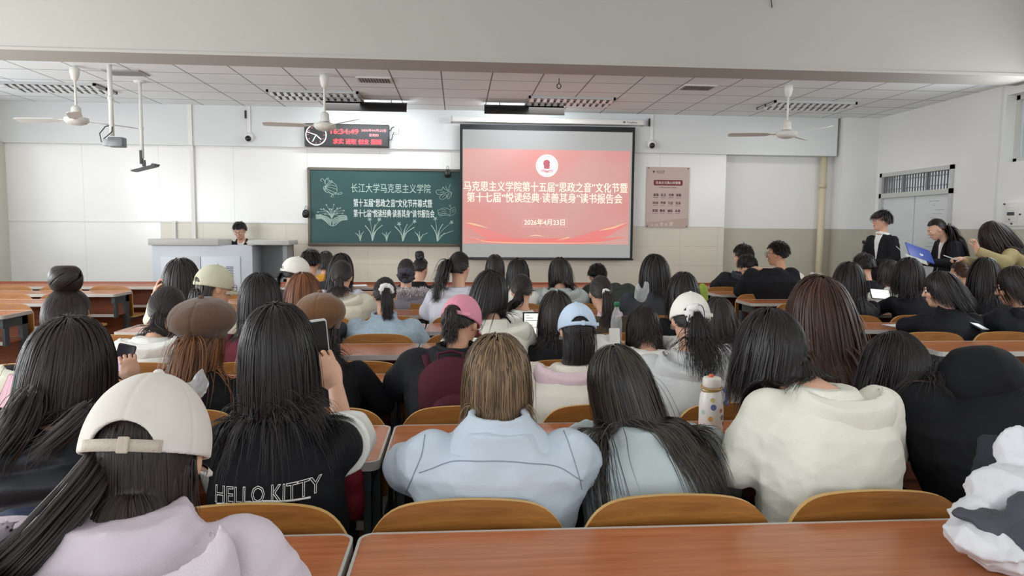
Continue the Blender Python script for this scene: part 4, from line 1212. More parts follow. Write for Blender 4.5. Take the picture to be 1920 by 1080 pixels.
    # ---- legs
    if not stand:
        key = 'seated'
        if key not in LEGS:
            def fL(P):
                d = ell(P, (0, 0, .50), (.17, .13, .10))
                for x in (-.09, .09):
                    d = smin(d, cap_(P, (x, .02, .50), (x*1.25, .40, .51), .080, .062), .03)
                    d = smin(d, cap_(P, (x*1.25, .40, .50), (x*1.3, .34, .10), .060, .045), .02)
                return d-folds(P, .004, 15, 2)
            LEGS[key] = snets(fL, (-.26, -.2, .06), (.26, .5, .64), .014)
            sh = MB()
            for x in (-.117, .117):
                sh.tube([(x, .27, .045), (x, .33, .055), (x, .42, .04), (x, .50, .03)], [.03, .042, .04, .022], 10)
            LEGS['shoe'] = (np.concatenate(sh.v), sh.f)
            t0 = mesh_obj('trousers', LEGS[key][0], LEGS[key][1], m_trouser, root, True); LEGS['me'] = t0.data
            s0 = []
            for x in (-.117, .117):
                sb = MB().tube([(x, .27, .045), (x, .33, .055), (x, .42, .04), (x, .50, .03)], [.03, .042, .04, .022], 10)
                s0.append(sb.build('shoe', m_shoe, root, smooth=True).data)
            LEGS['shoes'] = s0
        else:
            for nm, me in [('trousers', LEGS['me'])]+[('shoe', q) for q in LEGS['shoes']]:
                o = bpy.data.objects.new(nm, me); COL.objects.link(o); o.parent = root
    else:
        fz = 0
        st_w = o_.get('stance', .10)
        def fL(P):
            d = ell(P, (0, 0, .93), (.165, .115, .12))
            for x in (-st_w, st_w):
                d = smin(d, cap_(P, (x*.85, 0, .90), (x, .015, .50), .085, .062), .03)
                d = smin(d, cap_(P, (x, .015, .50), (x, -.01, .09), .062, .050), .02)
            return d-folds(P, .004, 15, 2)
        V, F = snets(fL, (-.26, -.2, .07), (.26, .2, 1.08), .013)
        mesh_obj('trousers', V, F, o_.get('trouser', m_trouser), root, True)
        for x in (-st_w, st_w):
            sb = MB().tube([(x, -.08, .035), (x, -.02, .055), (x, .08, .045), (x, .17, .025)], [.03, .042, .04, .02], 10)
            mesh_obj('shoe', np.concatenate(sb.v), sb.f, m_shoe, root, True)
    # ---- hair
    W = lambda q: Hc+(np.asarray(q) @ R.T)*s
    bulk = ho.get('bulk', 0.0)
    def fScalp(P):
        q = ((P-Hc) @ R)/s
        return ell(q, HC, HR)*s
    hoods = [] if ho.get('inside') else solid
    def fCol(P):
        d = fScalp(P)
        d = np.minimum(d, cap_(P, Nn+[0, .015, -.02], Hc+R @ np.array([0, -.018, -.05])*s, .052))
        for g in hoods: d = np.minimum(d, g(P))
        return d
    n = n or (1000 if hair == 'short' else 2400 if near else (1300 if mid else (650 if Y < 6.2 else 420)))
    M = ho.get('M', 22 if near else (16 if mid else 12))
    wid = ho.get('w', .0015 if near else (.0021 if mid else (.0032 if Y < 6.2 else .0042)))
    D = fib(int(n*2.6)); D = D+rg.normal(size=D.shape)*.03; D /= np.linalg.norm(D, axis=1, keepdims=True)
    D = D[scalp_ok(D, ho.get('nape', -.12 if hair == 'long' and not ho.get('under') else -.55))]
    if ho.get('under') is not None:      # hair that shows only below a cap
        pl = ho['under']; D = D[(D[:, 2] < pl[0]+pl[1]*D[:, 1]) | ((np.abs(D[:, 0]) < .52) & (D[:, 1] < -.5) & (D[:, 2] < .42))] if ho.get('arch') else D[D[:, 2] < pl[0]+pl[1]*D[:, 1]]
    if ho.get('clear'): D = D[((D[:, 1] < .30) | (D[:, 2] > .72)) & ((D[:, 2] > .25) | (D[:, 1] < -.12))]
    if len(D) > n: D = D[rg.choice(len(D), n, False)]
    N_ = len(D)
    crown = np.array(ho.get('crown', (0, -.30, .95))); crown = crown/np.linalg.norm(crown)
    u = rg.uniform(0, 1, N_)
    tdir = D-crown*(D @ crown)[:, None]
    if ho.get('part') is not None:
        xo = ho['part']; tdir = np.stack([np.sign(D[:, 0]-xo)*.9, -.25+D[:, 1]*.5, -.15*np.ones(N_)], 1)
    nrm = D/HR; nrm /= np.linalg.norm(nrm, axis=1, keepdims=True)
    tdir = tdir-nrm*(tdir*nrm).sum(1)[:, None]
    tdir /= np.linalg.norm(tdir, axis=1, keepdims=True)+1e-9
    P0 = HC+HR*D
    ang = np.arccos(np.clip(D @ crown, -1, 1))
    clump = np.sin(D @ np.array([9., 5, 3])+seed)*np.sin(D @ np.array([-4., 8, 6])+2*seed)
    lay = .003+.008*(1-ang/2.2).clip(0, 1)+.005*u+.55*bulk*(1-ang/2.6).clip(.15, 1)+.002*clump
    if ho.get('under') is not None: lay = lay*np.interp(D[:, 2], [-.55, -.05], [.75, .35])
    paths = None; mh = HAIRM[hc]
    Pw = W(P0+nrm*(lay*.8)[:, None]); Dw = tdir @ R.T
    kind = hair
    if kind == 'long':
        L = (Lh-ang*.085)*rg.uniform(.76, 1.04, N_)*(1+.06*clump)
        L = np.maximum(L, .10)
        paths = flow(Pw, Dw, L, fCol, M, ho.get('grav', .34), ho.get('bias', (0, -.02, 0)), ho.get('jit', .022), lay*s, wave=ho.get('wave', .004), rg=rg)
    elif kind == 'short':
        L = ho.get('len', .06)*rg.uniform(.7, 1.1, N_)*np.where(D[:, 2] < .05, .35, 1.0)
        dd_ = Dw*.8+(nrm @ R.T)*ho.get('lift', .45)+rg.normal(size=(N_, 3))*.12
        if ho.get('fringe'):
            fr_ = (D[:, 1] > .1); dd_[fr_] = dd_[fr_]+(R @ np.array([0, 1.1, -.2])); L[fr_] *= ho['fringe']
        paths = flow(Pw, dd_, L, fScalp, 7, ho.get('grav', .12), (0, 0, 0), .06, lay*.7, rg=rg)
    else:
        tie = np.array(ho.get('tie', (0, -.92, .05))); tie /= np.linalg.norm(tie)
        m1 = 9; t = np.linspace(0, 1, m1)[None, :, None]
        dots = np.clip(D @ tie, -1, 1); om = np.arccos(dots)[:, None, None]+1e-4
        sl = (np.sin((1-t)*om)*D[:, None, :]+np.sin(t*om)*tie[None, None, :])/np.sin(om)
        bump_ = 1+(.05+.08*u[:, None, None]*.6+bulk*4)*np.ones_like(t)
        pts = HC+HR*sl*bump_
        tp = W(HC+HR*tie*1.14)
        jit_ = rg.normal(size=(N_, 3))*.007
        pts = W(pts.reshape(-1, 3)).reshape(N_, m1, 3)
        w_ = np.linspace(0, 1, m1)[None, :, None]**3
        pts = pts*(1-w_)+(tp+jit_)[:, None, :]*w_
        if kind == 'pony':
            nd = tie @ R.T
            dd_ = nd*ho.get('out', .7)+np.array([0, 0, .05])+rg.normal(size=(N_, 3))*ho.get('spread', .22)*.8
            L = ho.get('tail', .24)*rg.uniform(.7, 1.08, N_)
            tail = flow(tp+jit_, dd_, L, fCol, M, ho.get('grav', .42), ho.get('bias', (0, .0, 0)), ho.get('jit', .035), .004+.02*u, wave=ho.get('wave', .006), rg=rg)
            paths = np.concatenate([pts[:, :-1], tail], 1)
        else:
            paths = pts
    cz = Hc[2]-.02-np.maximum(0, Hc[2]-.02-paths[..., 2])*.85
    outw = np.stack([paths[..., 0]-Hc[0]-(Nn[0]-Hc[0])*.5, paths[..., 1]-Hc[1]+.02, paths[..., 2]-cz], -1)
    NRM.clear()
    outw = outw/(np.linalg.norm(outw, axis=2, keepdims=True)+1e-9)
    V, F = strands(paths, wid*s*rg.uniform(.7, 1.3, len(paths)), outw)
    Vs = [V]; Fs = [F]; k = len(V)
    if kind == 'bun':
        br_ = ho.get('bun', .042); bc = tp+(tie @ R.T)*br_*.6
        nb = 170 if mid else 80; mb_ = 14
        aa = np.linspace(0, 1, mb_)
        ph = rg.uniform(0, 6.28, nb); qq = rg.uniform(0, 6.28, nb); L_ = rg.uniform(2.2, 4.0, nb)
        th_ = ph[:, None]+aa[None]*L_[:, None]; rr_ = br_*(.50+.06*np.sin(th_*2)); tube_ = br_*.52
        p2 = qq[:, None]+aa[None]*2.6
        zz = tie @ R.T; xx = np.cross(zz, [.3, .2, 1.0]); xx /= np.linalg.norm(xx); yy = np.cross(zz, xx)
        rad = rr_+tube_*np.cos(p2)
        bp_ = bc+rad[..., None]*(np.cos(th_)[..., None]*xx+np.sin(th_)[..., None]*yy)+(tube_*1.7*np.sin(p2))[..., None]*zz
        V2, F2 = strands(bp_, np.full(nb, wid*1.5), (bp_-bc)/(np.linalg.norm(bp_-bc, axis=2, keepdims=True)+1e-9))
        Vs.append(V2); Fs.append(F2+k); k += len(V2)
        V3, F3 = snets(lambda P: ell(P, bc, (br_*.95,)*3), bc-br_*1.1, bc+br_*1.1, br_/6)
        Vs.append(V3); Fs.append(F3+k); k += len(V3); NRM.append((V3, V3-bc))
    # scalp shell under the strands
    gv, gf = [], []
    na, nb_ = 28, 16
    a_ = np.linspace(0, 2*PI, na, endpoint=False); b_ = np.linspace(0, PI*.78, nb_)
    dg = np.stack([np.sin(b_)[:, None]*np.cos(a_)[None], np.sin(b_)[:, None]*np.sin(a_)[None], np.cos(b_)[:, None]*np.ones(na)[None]], -1).reshape(-1, 3)
    ok = scalp_ok(dg, -.62)
    sv = W(HC+HR*dg*1.03); nrm_shell = (dg/HR) @ R.T
    q4 = np.array([(i*na+j, (i+1)*na+j, (i+1)*na+(j+1) % na, i*na+(j+1) % na) for i in range(nb_-1) for j in range(na)])
    q4 = q4[ok[q4].all(1)]
    Vs.append(sv); Fs.append(q4+k)
    NRM.append((sv, nrm_shell))
    ho_ = mesh_obj('hair', np.concatenate(Vs)-org, np.concatenate(Fs), mh, root, True)
    nr = np.concatenate([b for a, b in NRM])
    if len(nr) == len(ho_.data.vertices): set_normals(ho_, nr)
    if ho.get('scrunchie'):
        zz = tie @ R.T; r_ = ho.get('scr', .026); xx = np.cross(zz, [.2, .1, 1.0]); xx /= np.linalg.norm(xx); yy = np.cross(zz, xx)
        aa = np.linspace(0, 2*PI, 33)
        mb = MB().tube([tp+zz*.006+(r_*(1+.14*math.sin(7*t)))*(math.cos(t)*xx+math.sin(t)*yy)+zz*.008*math.sin(5*t) for t in aa], [r_*.62*(1+.22*math.sin(9*t)) for t in aa], 8)
        mesh_obj('scrunchie', np.concatenate(mb.v)-org, mb.f, ho['scrunchie'], root, True)
    info = dict(root=root, org=org, Hc=Hc, R=R, s=s, N=Nn, fT=fT, W=W, el=el, wr=wr, SH=SH, pel=pel, tie=(tp if kind in ('pony', 'bun') else None))
    PEOPLE.append(info)
    # ---- headwear and glasses
    if o_.get('cap'): baseball_cap(info, o_['cap'], **o_.get('capopt', {}))
    if o_.get('beret'): beret(info, o_['beret'], **o_.get('beretopt', {}))
    if o_.get('glasses'): glasses(info)
    if o_.get('shirtv'):
        zt = Nn[2]; y0 = Nn[1]
        def fV(P):
            d = fT(P)-.005
            d = np.maximum(d, -(P[:, 1]-y0-.005))
            d = np.maximum(d, np.abs(P[:, 0]-Nn[0])-(.002+o_.get('vw', .15)*(P[:, 2]-(zt-.34)).clip(0, 9)))
            d = np.maximum(d, -cap_(P, Nn+[0, .02, -.03], Hc+R @ np.array([0, .02, .04]), .054, .07))
            return d
        V, F = snets(fV, Nn-[.12, .05, .40], Nn+[.12, .25, .06], .007)
        mesh_obj('shirt', V-org, F, o_['shirtv'], root, True)
    by = o_.get('byaw', 0)
    if by:
        off = np.array(Matrix.Rotation(math.radians(by), 3, 'Z')) @ np.array([Hc[0]-org[0], Hc[1]-org[1], 0])
        root.rotation_euler = (0, 0, math.radians(by)); root.location = (Hc[0]-off[0], Hc[1]-off[1], org[2])
        info['world'] = Matrix.Translation(root.location) @ Matrix.Rotation(math.radians(by), 4, 'Z') @ Matrix.Translation(-Vector(org))
    return info
PEOPLE = []

def baseball_cap(I, m, tilt=8, strap=None, arch=True, brim=True, up=.0, size=1.0, h=None, brim_m=None, strapend=False):
    """soft cap on the head: crown with seams, arched opening with strap behind, brim in front"""
    T = np.array(Matrix.Rotation(math.radians(tilt), 3, 'X'))
    r = np.array([.0905, .112, .118])*size; c = np.array([0, -.012, .012+up])
    s, R, Hc, org = I['s'], I['R'], I['Hc'], I['org']
    h = h or (.0034 if I['Hc'][1] < 2.4 else (.005 if I['Hc'][1] < 4.5 else .008))
    th = max(.0042, h*1.15)
    def f(q):
        p = (q-c) @ T
        az = np.arctan2(p[:, 0], p[:, 1]+1e-9)
        seam = np.abs(np.sin(az*3))
        d = np.abs(ell(p, (0, 0, 0), r)+.0018*np.exp(-(seam/.06)**2)-folds(q, .0022, 17, 1.3))-th
        d = np.maximum(d, -p[:, 2]-.012)
        if arch:
            a = np.sqrt((p[:, 0]/1.0)**2+((p[:, 2]+.012)/.95)**2)-.047
            d = np.where(p[:, 1] < 0, np.maximum(d, -a), d)
        return d
    V, F = snets(f, c-r-.02, c+r+.02, h)
    o = mesh_obj('cap', I['W'](V)-org, F, m, I['root'], True)
    def tr(q): return I['W'](c+np.asarray(q) @ T.T)-org
    b = MB().lathe([(.0005, .006), (.006, .004), (.009, 0), (.009, -.003)], n=12)
    mesh_obj('button', tr(np.concatenate(b.v)+[0, 0, r[2]+th]), b.f, m, o, True)
    if brim:
        v = []; fcs = []; na = 17
        for i in range(na):
            a = PI*(.5-.36+.72*i/(na-1)); u = (i/(na-1)-.5)*2
            L = .072*math.sqrt(max(0, 1-(abs(u))**3.0))
            for t in (0, .5, 1):
                x = math.cos(a)*(r[0]+.001); y = math.sin(a)*(r[1]+.001)+t*L; z = -.010-.018*u*u*(1)-.010*t
                v += [(x*(1-.02*t), y, z), (x*(1-.02*t), y, z-.005)]
        for i in range(na-1):
            for t in range(2):
                b0 = i*6+t*2; b1 = b0+6
                fcs += [(b0, b0+2, b1+2, b1), (b0+1, b1+1, b1+3, b0+3)]
            fcs.append((i*6+4, i*6+5, i*6+11, i*6+10))
        mesh_obj('brim', tr(v), fcs, brim_m or m, o, True)
    if arch:
        sm_ = strap or m
        a = np.linspace(-PI/2-.62, -PI/2+.62, 15)
        mb = MB(); pts = [((r[0]+.003)*math.cos(t), (r[1]+.003)*math.sin(t), -.004) for t in a]
        vs = [(x, y, z+dz) for x, y, z in pts for dz in (-.009, .009)]+[(x*1.025, y*1.025, z+dz) for x, y, z in pts for dz in (-.009, .009)]
        k = 30; fs = []
        for i in range(14):
            b0 = 2*i
            fs += [(b0, b0+1, b0+3, b0+2), (k+b0, k+b0+2, k+b0+3, k+b0+1), (b0, b0+2, k+b0+2, k+b0), (b0+1, k+b0+1, k+b0+3, b0+3)]
        fs += [(0, k, k+1, 1), (28, 29, k+29, k+28)]
        st_ = mesh_obj('strap', tr(vs), fs, sm_, o, True)
        bk = MB().box(-.008+.01, .008+.01, -r[1]-.010, -r[1]-.003, -.016, .008, b=.002)
        mesh_obj('buckle', tr(np.concatenate(bk.v)), bk.f, sm_, st_, False)
        if strapend:
            a = -PI/2+.55; p0 = np.array([(r[0]+.006)*math.cos(a), (r[1]+.006)*math.sin(a), -.004])
            e = MB().box(0, .042, -.003, .001, -.008, .008, b=.001); v = np.concatenate(e.v) @ np.array(Matrix.Rotation(.35, 3, 'Z')).T+p0
            mesh_obj('strap_end', tr(v), e.f, sm_, st_, False)

def beret(I, m, tilt=18, r=(.136, .142, .088), off=(0, -.025, .060), turn=0):
    T = np.array(Matrix.Rotation(math.radians(turn), 3, 'Y') @ Matrix.Rotation(math.radians(tilt), 3, 'X'))
    c = np.array(off); r = np.array(r); org = I['org']
    def f(q):
        p = (q-c) @ T
        az = np.arctan2(p[:, 0], p[:, 1]+1e-9); rho = np.hypot(p[:, 0], p[:, 1])
        seam = np.abs(np.sin(az*4))
        d = ell(p, (0, 0, 0), r)+.0035*np.exp(-(seam/.10)**2)*np.clip(rho/.05, 0, 1)-folds(q, .006, 18, 2.1)*np.clip(rho/.06, 0, 1)
        band = np.maximum(np.abs(ell(q, HC, HR*1.12))-.006, np.abs((q-c)[:, 2]+.066)-.018)
        d = np.maximum(d, -ell(q, HC, HR*1.08))
        return smin(d, band, .012)
    V, F = snets(f, c-.175, c+.165, .0055 if I['Hc'][1] < 4 else .008)
    o = mesh_obj('beret', I['W'](V)-org, F, m, I['root'], True)
    b = MB().lathe([(.0005, .009), (.008, .007), (.012, .001), (.012, -.004)], n=12)
    mesh_obj('button', I['W'](c+(np.concatenate(b.v)+[0, 0, r[2]+.002]) @ T.T)-org, b.f, m, o, True)

def glasses(I):
    mb = MB()
    for sd_ in (-1, 1):
        a = np.linspace(0, 2*PI, 21)
        mb.tube([(sd_*.034+.025*math.cos(t), .106-.010*abs(math.cos(t))*0, .004+.021*math.sin(t)) for t in a], .0017, 5)
        mb.tube([(sd_*.059, .104, .010), (sd_*.076, .06, .010), (sd_*.080, .0, .006), (sd_*.078, -.02, -.012)], .0017, 5)
    mb.tube([(-.010, .107, .006), (0, .110, .009), (.010, .107, .006)], .0017, 5)
    mesh_obj('glasses', I['W'](np.concatenate(mb.v))-I['org'], mb.f, m_lens, I['root'], True)

def seam(I, pts, m, r=.0016, name='seam', lift=.0005):
    """stitched seam laid on the back of the garment through (x, z) world points"""
    P = np.array(pts, float); t = np.linspace(0, 1, 40)
    k = np.linspace(0, 1, len(P)); x = np.interp(t, k, P[:, 0]); z = np.interp(t, k, P[:, 1])
    if len(P) > 2:
        g = np.ones(7)/7; x = np.convolve(np.pad(x, 3, mode='edge'), g, 'valid'); z = np.convolve(np.pad(z, 3, mode='edge'), g, 'valid')
    y, okk = project_back(I['fT'], np.column_stack([x, z]), I['N'][1]-.55, I['N'][1]+.2)
    if okk.sum() < 4: return
    q = np.column_stack([x, y-lift, z])[okk]
    mb = MB().tube(q, r, 5)
    mesh_obj(name, np.concatenate(mb.v)-I['org'], mb.f, m, I['root'], True)

# ------------------------------------------------------------------ the people
def at(x, y, Y):
    """point of the room at depth Y seen at photograph position x, y"""
    d = (x-960)/F_PX*_r-(y-540)/F_PX*_u+_f
    return np.array([0, 0, 1.5])+d*(Y/d[1])
def CH(k): return far(k)+.062
def P(x, y, Y, k, label, sd, **kw):
    p = at(x, y, Y)
    return person(p[0], p[2], Y, label, chair=(CH(k) if k is not None else None), sd=sd, **kw)

c_black = cloth('black', '#15161a', .85); c_blackj = cloth('black_jacket', '#1b1c21', .7, bump=.2); c_suit = cloth('black_suit', '#14151b', .75, bump=.1)
c_puffer = cloth('black_puffer', '#1d2026', .42, bump=.1, bscale=60); c_lilac = cloth('lilac_jacket', '#d2c6d0', .8); c_cream = cloth('cream_fleece', '#e6e1d6', .95, bump=.5, bscale=160)
c_white = cloth('white', '#ecece6', .85); c_ivory = cloth('ivory_hoodie', '#e3e2d6', .9); c_blue = cloth('pale_blue_jacket', '#c3cfdc', .8, bump=.12); c_greyblue = cloth('grey_blue_blouse', '#b3bfc1', .75, bump=.15, bscale=120)
c_greyh = cloth('light_grey_hoodie', '#cfd1d2', .95, bump=.5, bscale=150, noise=.08); c_pink = cloth('pink_hood', '#e2cad2', .9); c_denim = cloth('light_denim', '#a9bccb', .85, bump=.4, bscale=300, noise=.10, nscale=40)
c_darkgrey = cloth('dark_grey', '#3b3e43', .85); c_greyl = cloth('grey_lilac', '#8e8d98', .9, bump=.4); c_lilacw = cloth('lilac_white', '#d3d3de', .8); c_hoodg = cloth('pale_grey_hoodie', '#b3bab9', .9)
c_dkgreen = cloth('dark_green', '#3c403b', .9); c_brown = cloth('brown_jacket', '#4a3f33', .85); c_khaki = cloth('khaki_jacket', '#a1946c', .85); c_burg = cloth('burgundy', '#642633', .85); c_knit = cloth('lilac_knit', '#c9bfc8', .95, bump=.6, bscale=90)
c_yellow = cloth('amber_hood', '#d59a3b', .85); c_creamj = cloth('cream_puffer', '#dcd8c6', .7); c_offw = cloth('off_white_jacket', '#dedccb', .8)
c_capw = cloth('stone_cap', '#d8d2cb', .9, bump=.06, bscale=400); c_capp = cloth('pink_cap', '#d88fa0', .9, bump=.06, bscale=400); c_capb = cloth('light_blue_cap', '#c2d5ea', .9, bump=.06, bscale=400); c_capi = cloth('ivory_cap', '#e9e6dd', .9, bump=.06, bscale=400); c_capk = cloth('khaki_cap', '#c8c6ae', .9, bump=.06, bscale=400)
c_strap = cloth('stone_strap', '#bfb3a6', .9, bump=.4); c_beret1 = cloth('brown_beret', '#5f4839', .95, bump=.5, bscale=220, sheen=.3); c_beret2 = cloth('tan_brown_beret', '#6d4d33', .9, bump=.35, bscale=220, sheen=.3)
c_scr = cloth('white_scrunchie', '#e8e4e2', .9, bump=.4); c_scrb = cloth('dark_scrunchie', '#4b4a52', .9); c_fur = hair_mat('pale_fur', '#d6d2d4', .15, .8)
m_seamb = mat('seam_blue', '#8d9aa8', .8); m_seamw = mat('seam_ivory', '#bdbcae', .8); m_print = mat('white_print', '#eceae6', .9)
cap_dn = dict(under=(-.02, -.12))

# -- nearest rows
p1 = P(276, 712, 1.16, -1, 'person in lilac hooded jacket and stone-white cap at the bottom left corner', 'the lilac jacket', top_c=c_lilac, nod=10, yaw=2, roll=2, s=1.0, hc='brownblack', Lh=.27,
       hopt=dict(under=(-.02, -.25), arch=True, bias=(0, 0, 0), bulk=.012, inside=True, nape=-.3), sw=.185, puff=.02,
       opts=dict(hood=True, hood_size=(.18, .11, .15), hood_off=(.01, -.085, -.055), cap=c_capw, capopt=dict(tilt=-12, strap=c_strap, size=1.02), fold=(.020, 10), N=(.015, -.03, .10)))
p2 = P(135, 608, 1.98, 0, 'person with long dark hair and black quilted jacket, left edge, looking at a pink phone', 'the black quilted jacket', top_c=c_puffer, nod=16, roll=-3, s=1.0, hc='brownblack', Lh=.56,
       hopt=dict(bulk=.032, bias=(-.14, -.06, 0), wave=.010), sw=.19, puff=.03, opts=dict(quilt=.012, fold=(.010, 13), N=(-.02, 0, 0), wr_abs=(at(52, 800, 2.25), None), hdir=((-.35, .2, 1), (-.2, 1, 0)), hup=((-.3, -1, 0), (0, 0, 1)), grip=(1, 0)))
p3 = P(522, 580, 2.02, 0, 'person in black varsity jacket with cream sleeves and white back lettering, raising a phone', 'the varsity jacket', top_c=c_black, nod=12, roll=-2, s=1.0, hc='black', Lh=.50,
       hopt=dict(bulk=.022, wave=.005, bias=(.03, .02, 0)), sw=.168, puff=.022, opts=dict(sleeve=c_white, collar=False, fold=(.010, 13), hump=.02,
       arms=(((-.17, .14, -.20), (.2, .1, -.2)), ((.02, .36, -.13), (.2, .2, 0))), el_abs=(None, at(648, 822, 2.12)), wr_abs=(None, at(630, 728, 2.24)), grip=(0, 1), hdir=((.3, 1, 0), (-.42, .12, 1)), hup=((0, 0, 1), (.5, -1, 0)), N=(.01, .03, -.035), cuff=(1, .30)))
p4 = P(932, 642, 2.04, 0, 'person with shoulder-length light brown hair in pale blue collared jacket', 'the pale blue jacket', top_c=c_blue, nod=24, s=.98, hc='blondbrown', Lh=.30,
       hopt=dict(bulk=.036, bias=(0, .02, 0), wave=.003), sw=.205, puff=.028, opts=dict(collar=True, collar_size=.085, collar_flare=.55, fold=(.015, 10), girth=1.08, hump=.0))
p5 = P(1160, 655, 2.16, 0, 'person with very long streaked black hair in pleated grey-blue blouse', 'the grey-blue blouse', top_c=c_greyblue, nod=22, roll=-6, s=.98, hc='streaked', Lh=.66,
       hopt=dict(bulk=.014, bias=(.30, -.08, 0), wave=.010, M=26), sw=.175, puff=.016, opts=dict(N=(.055, 0, .01), fold=(.012, 14), pdx=.06))
p6 = P(1452, 590, 2.14, 0, 'person with black hair falling forward in plain ivory hoodie, hood down', 'the ivory hoodie', top_c=c_ivory, nod=26, roll=-8, s=1.0, hc='black', Lh=.34,
       hopt=dict(bulk=.024, bias=(-.12, .08, 0)), sw=.19, puff=.026, opts=dict(hood=True, hood_size=(.150, .09, .12), hood_off=(.035, -.05, -.05), hood_tilt=12, N=(.085, .0, .03), fold=(.017, 10), girth=1.05, pdx=.09,
       arms=(((-.26, .03, -.25), (.25, .10, -.24)), ((-.22, .34, -.13), (.10, .34, -.15))), wr_abs=(at(1356, 838, 2.40), None)))
p7 = P(1690, 630, 2.22, 0, 'person in bulky black hoodie bent forward at the right, dark hair at its left', 'the bulky black hoodie', top_c=c_black, nod=32, roll=-16, s=.96, hc='black', Lh=.34,
       hopt=dict(bulk=.014, bias=(-.15, .05, 0)), sw=.22, puff=.035, opts=dict(hood=True, hood_size=(.145, .13, .135), hood_off=(-.01, .02, .01), hood_solid=True, N=(.17, .0, .06), girth=1.25, fold=(.016, 9.5), pdx=.24))
# -- second row of heads
p8 = P(126, 545, 2.98, 1, 'person with a dark top bun and cream and black hooded top, holding a black phone', 'the top bun', hair='bun', top_c=c_black, nod=14, s=1.0, hc='brownblack',
       hopt=dict(tie=(0, -.25, .95), bun=.058, bulk=.012, w=.004), puff=.02, opts=dict(hood=c_offw, N=(-.03, 0, -.02), arms=(((-.25, .10, -.2), (.27, .08, -.22)), ((-.1, .34, -.16), (.27, .28, -.13))), wr_abs=(None, at(250, 716, 3.1)), hdir=((.2, 1, 0), (-.35, .3, 1)), hup=((0, 0, 1), (.4, -1, 0)), grip=(0, 1)))
p9 = P(382, 568, 3.0, 1, 'person in a dark brown felt beret with long auburn hair', 'the dark brown beret', top_c=c_black, nod=8, s=1.0, hc='auburn', Lh=.55,
       hopt=dict(under=(.25, -.1), bulk=.050, bias=(-.14, -.1, 0), wave=.006), opts=dict(beret=c_beret1))
p10 = P(601, 556, 3.14, 1, 'person in a tan-brown leather-look beret with black hair and black top', 'the tan-brown beret', top_c=c_black, nod=8, s=.94, hc='black', Lh=.44, hopt=dict(under=(.25, -.1), bulk=.012, wave=.004), puff=.012,
        opts=dict(beret=c_beret2, beretopt=dict(r=(.120, .124, .090), tilt=8, off=(0, -.02, .055)), arms=(((-.24, .10, -.22), (.25, .10, -.21)), ((-.1, .33, -.19), (.27, .33, -.20)))))
p11 = P(866, 556, 3.14, 1, 'person in rose-pink cap and black jacket wearing a maroon backpack', 'the pink cap', hair='pony', top_c=c_blackj, nod=20, yaw=-28, s=.94, hc='softblack', skin='b',
        hopt=dict(under=(-.05, -.1), arch=True, tie=(0, -.95, .12), tail=.15, out=.5, spread=.4, wave=.02), puff=.035, sw=.19, opts=dict(cap=c_capp, capopt=dict(tilt=-8, strapend=True), glasses=True, fold=(.009, 15), collar=True, face=True))
p12 = P(1082, 571, 3.16, 1, 'person in light blue cap and cream fleece with a pink hood', 'the light blue cap', top_c=c_cream, nod=12, s=.94, hc='black', Lh=.34, hopt=dict(under=(-.05, -.1), arch=True, bulk=.010, wave=.002, inside=True),
        puff=.03, sw=.20, opts=dict(cap=c_capb, capopt=dict(tilt=-8, strapend=True), hood=c_pink, hood_size=(.165, .10, .12), hood_off=(-.02, -.05, -.03), N=(-.03, 0, -.01), girth=1.1, pdx=-.08))
p13 = P(1294, 551, 3.10, 1, 'person in ivory cap with a white scrunchie ponytail and light grey hoodie', 'the ivory cap', hair='pony', top_c=c_greyh, nod=12, yaw=-10, roll=3, s=.96, hc='black',
        hopt=dict(under=(-.05, -.1), arch=True, tie=(.12, -.97, .02), tail=.32, wave=.018, spread=.35, bias=(.05, -.1, 0), scrunchie=c_scr, scr=.030), puff=.025, sw=.20,
        opts=dict(cap=c_capi, capopt=dict(tilt=-8, strapend=True), hood=True, hood_size=(.19, .11, .13), hood_off=(.01, -.05, -.05), girth=1.05))
p14 = P(1533, 528, 2.92, 1, 'person with very long dark red-brown hair covering the back, behind the ivory hoodie', 'the red-brown hair', top_c=c_black, nod=10, roll=4, s=1.05, hc='redbrown', Lh=.68,
        hopt=dict(bulk=.040, bias=(.14, -.10, 0), wave=.006, w=.0036), n=1300, sw=.19, opts=dict(pdx=.08, N=(.03, 0, 0)))
# -- third row
P(312, 540, 3.98, 2, 'person in white hoodie with a low thick ponytail beside the dark brown beret', 'the white hoodie and low ponytail', hair='pony', top_c=c_white, nod=20, roll=6, s=1.05, hc='softblack', hopt=dict(tie=(.1, -.85, -.45), tail=.26, spread=.30, bulk=.012), puff=.02, opts=dict(N=(-.02, 0, 0), hood=True))
P(488, 517, 3.98, 2, 'person with long black hair and burgundy top in front of the varsity jacket', 'the burgundy top', top_c=c_burg, nod=8, s=1.05, hc='black', Lh=.42, hopt=dict(bulk=.022))
P(920, 510, 4.02, 2, 'person with long black hair in ivory hoodie just beyond the pink cap', 'the ivory hoodie beyond the pink cap', top_c=c_ivory, nod=10, s=1.0, hc='black', Lh=.50, hopt=dict(bulk=.014, bias=(-.18, 0, 0)), puff=.02, sw=.19, opts=dict(hood=True, hood_off=(.06, -.03, -.05), pdx=-.0))
P(1043, 549, 3.98, 2, 'person with long black hair and black top facing an open laptop', 'the open laptop', top_c=c_black, nod=10, s=.98, hc='softblack', Lh=.40, hopt=dict(bulk=.014))
P(1208, 578, 4.05, 2, 'person in white puffer coat bent low over the desk, brown-black hair', 'the white puffer coat', top_c=c_white, nod=42, s=1.0, hc='brownblack', Lh=.34, hopt=dict(bulk=.012, bias=(.05, -.05, 0), wave=.02), puff=.045, sw=.20, opts=dict(hood=True, N=(-.02, 0, -.06), girth=1.15, hump=.06, fold=(.012, 12)))
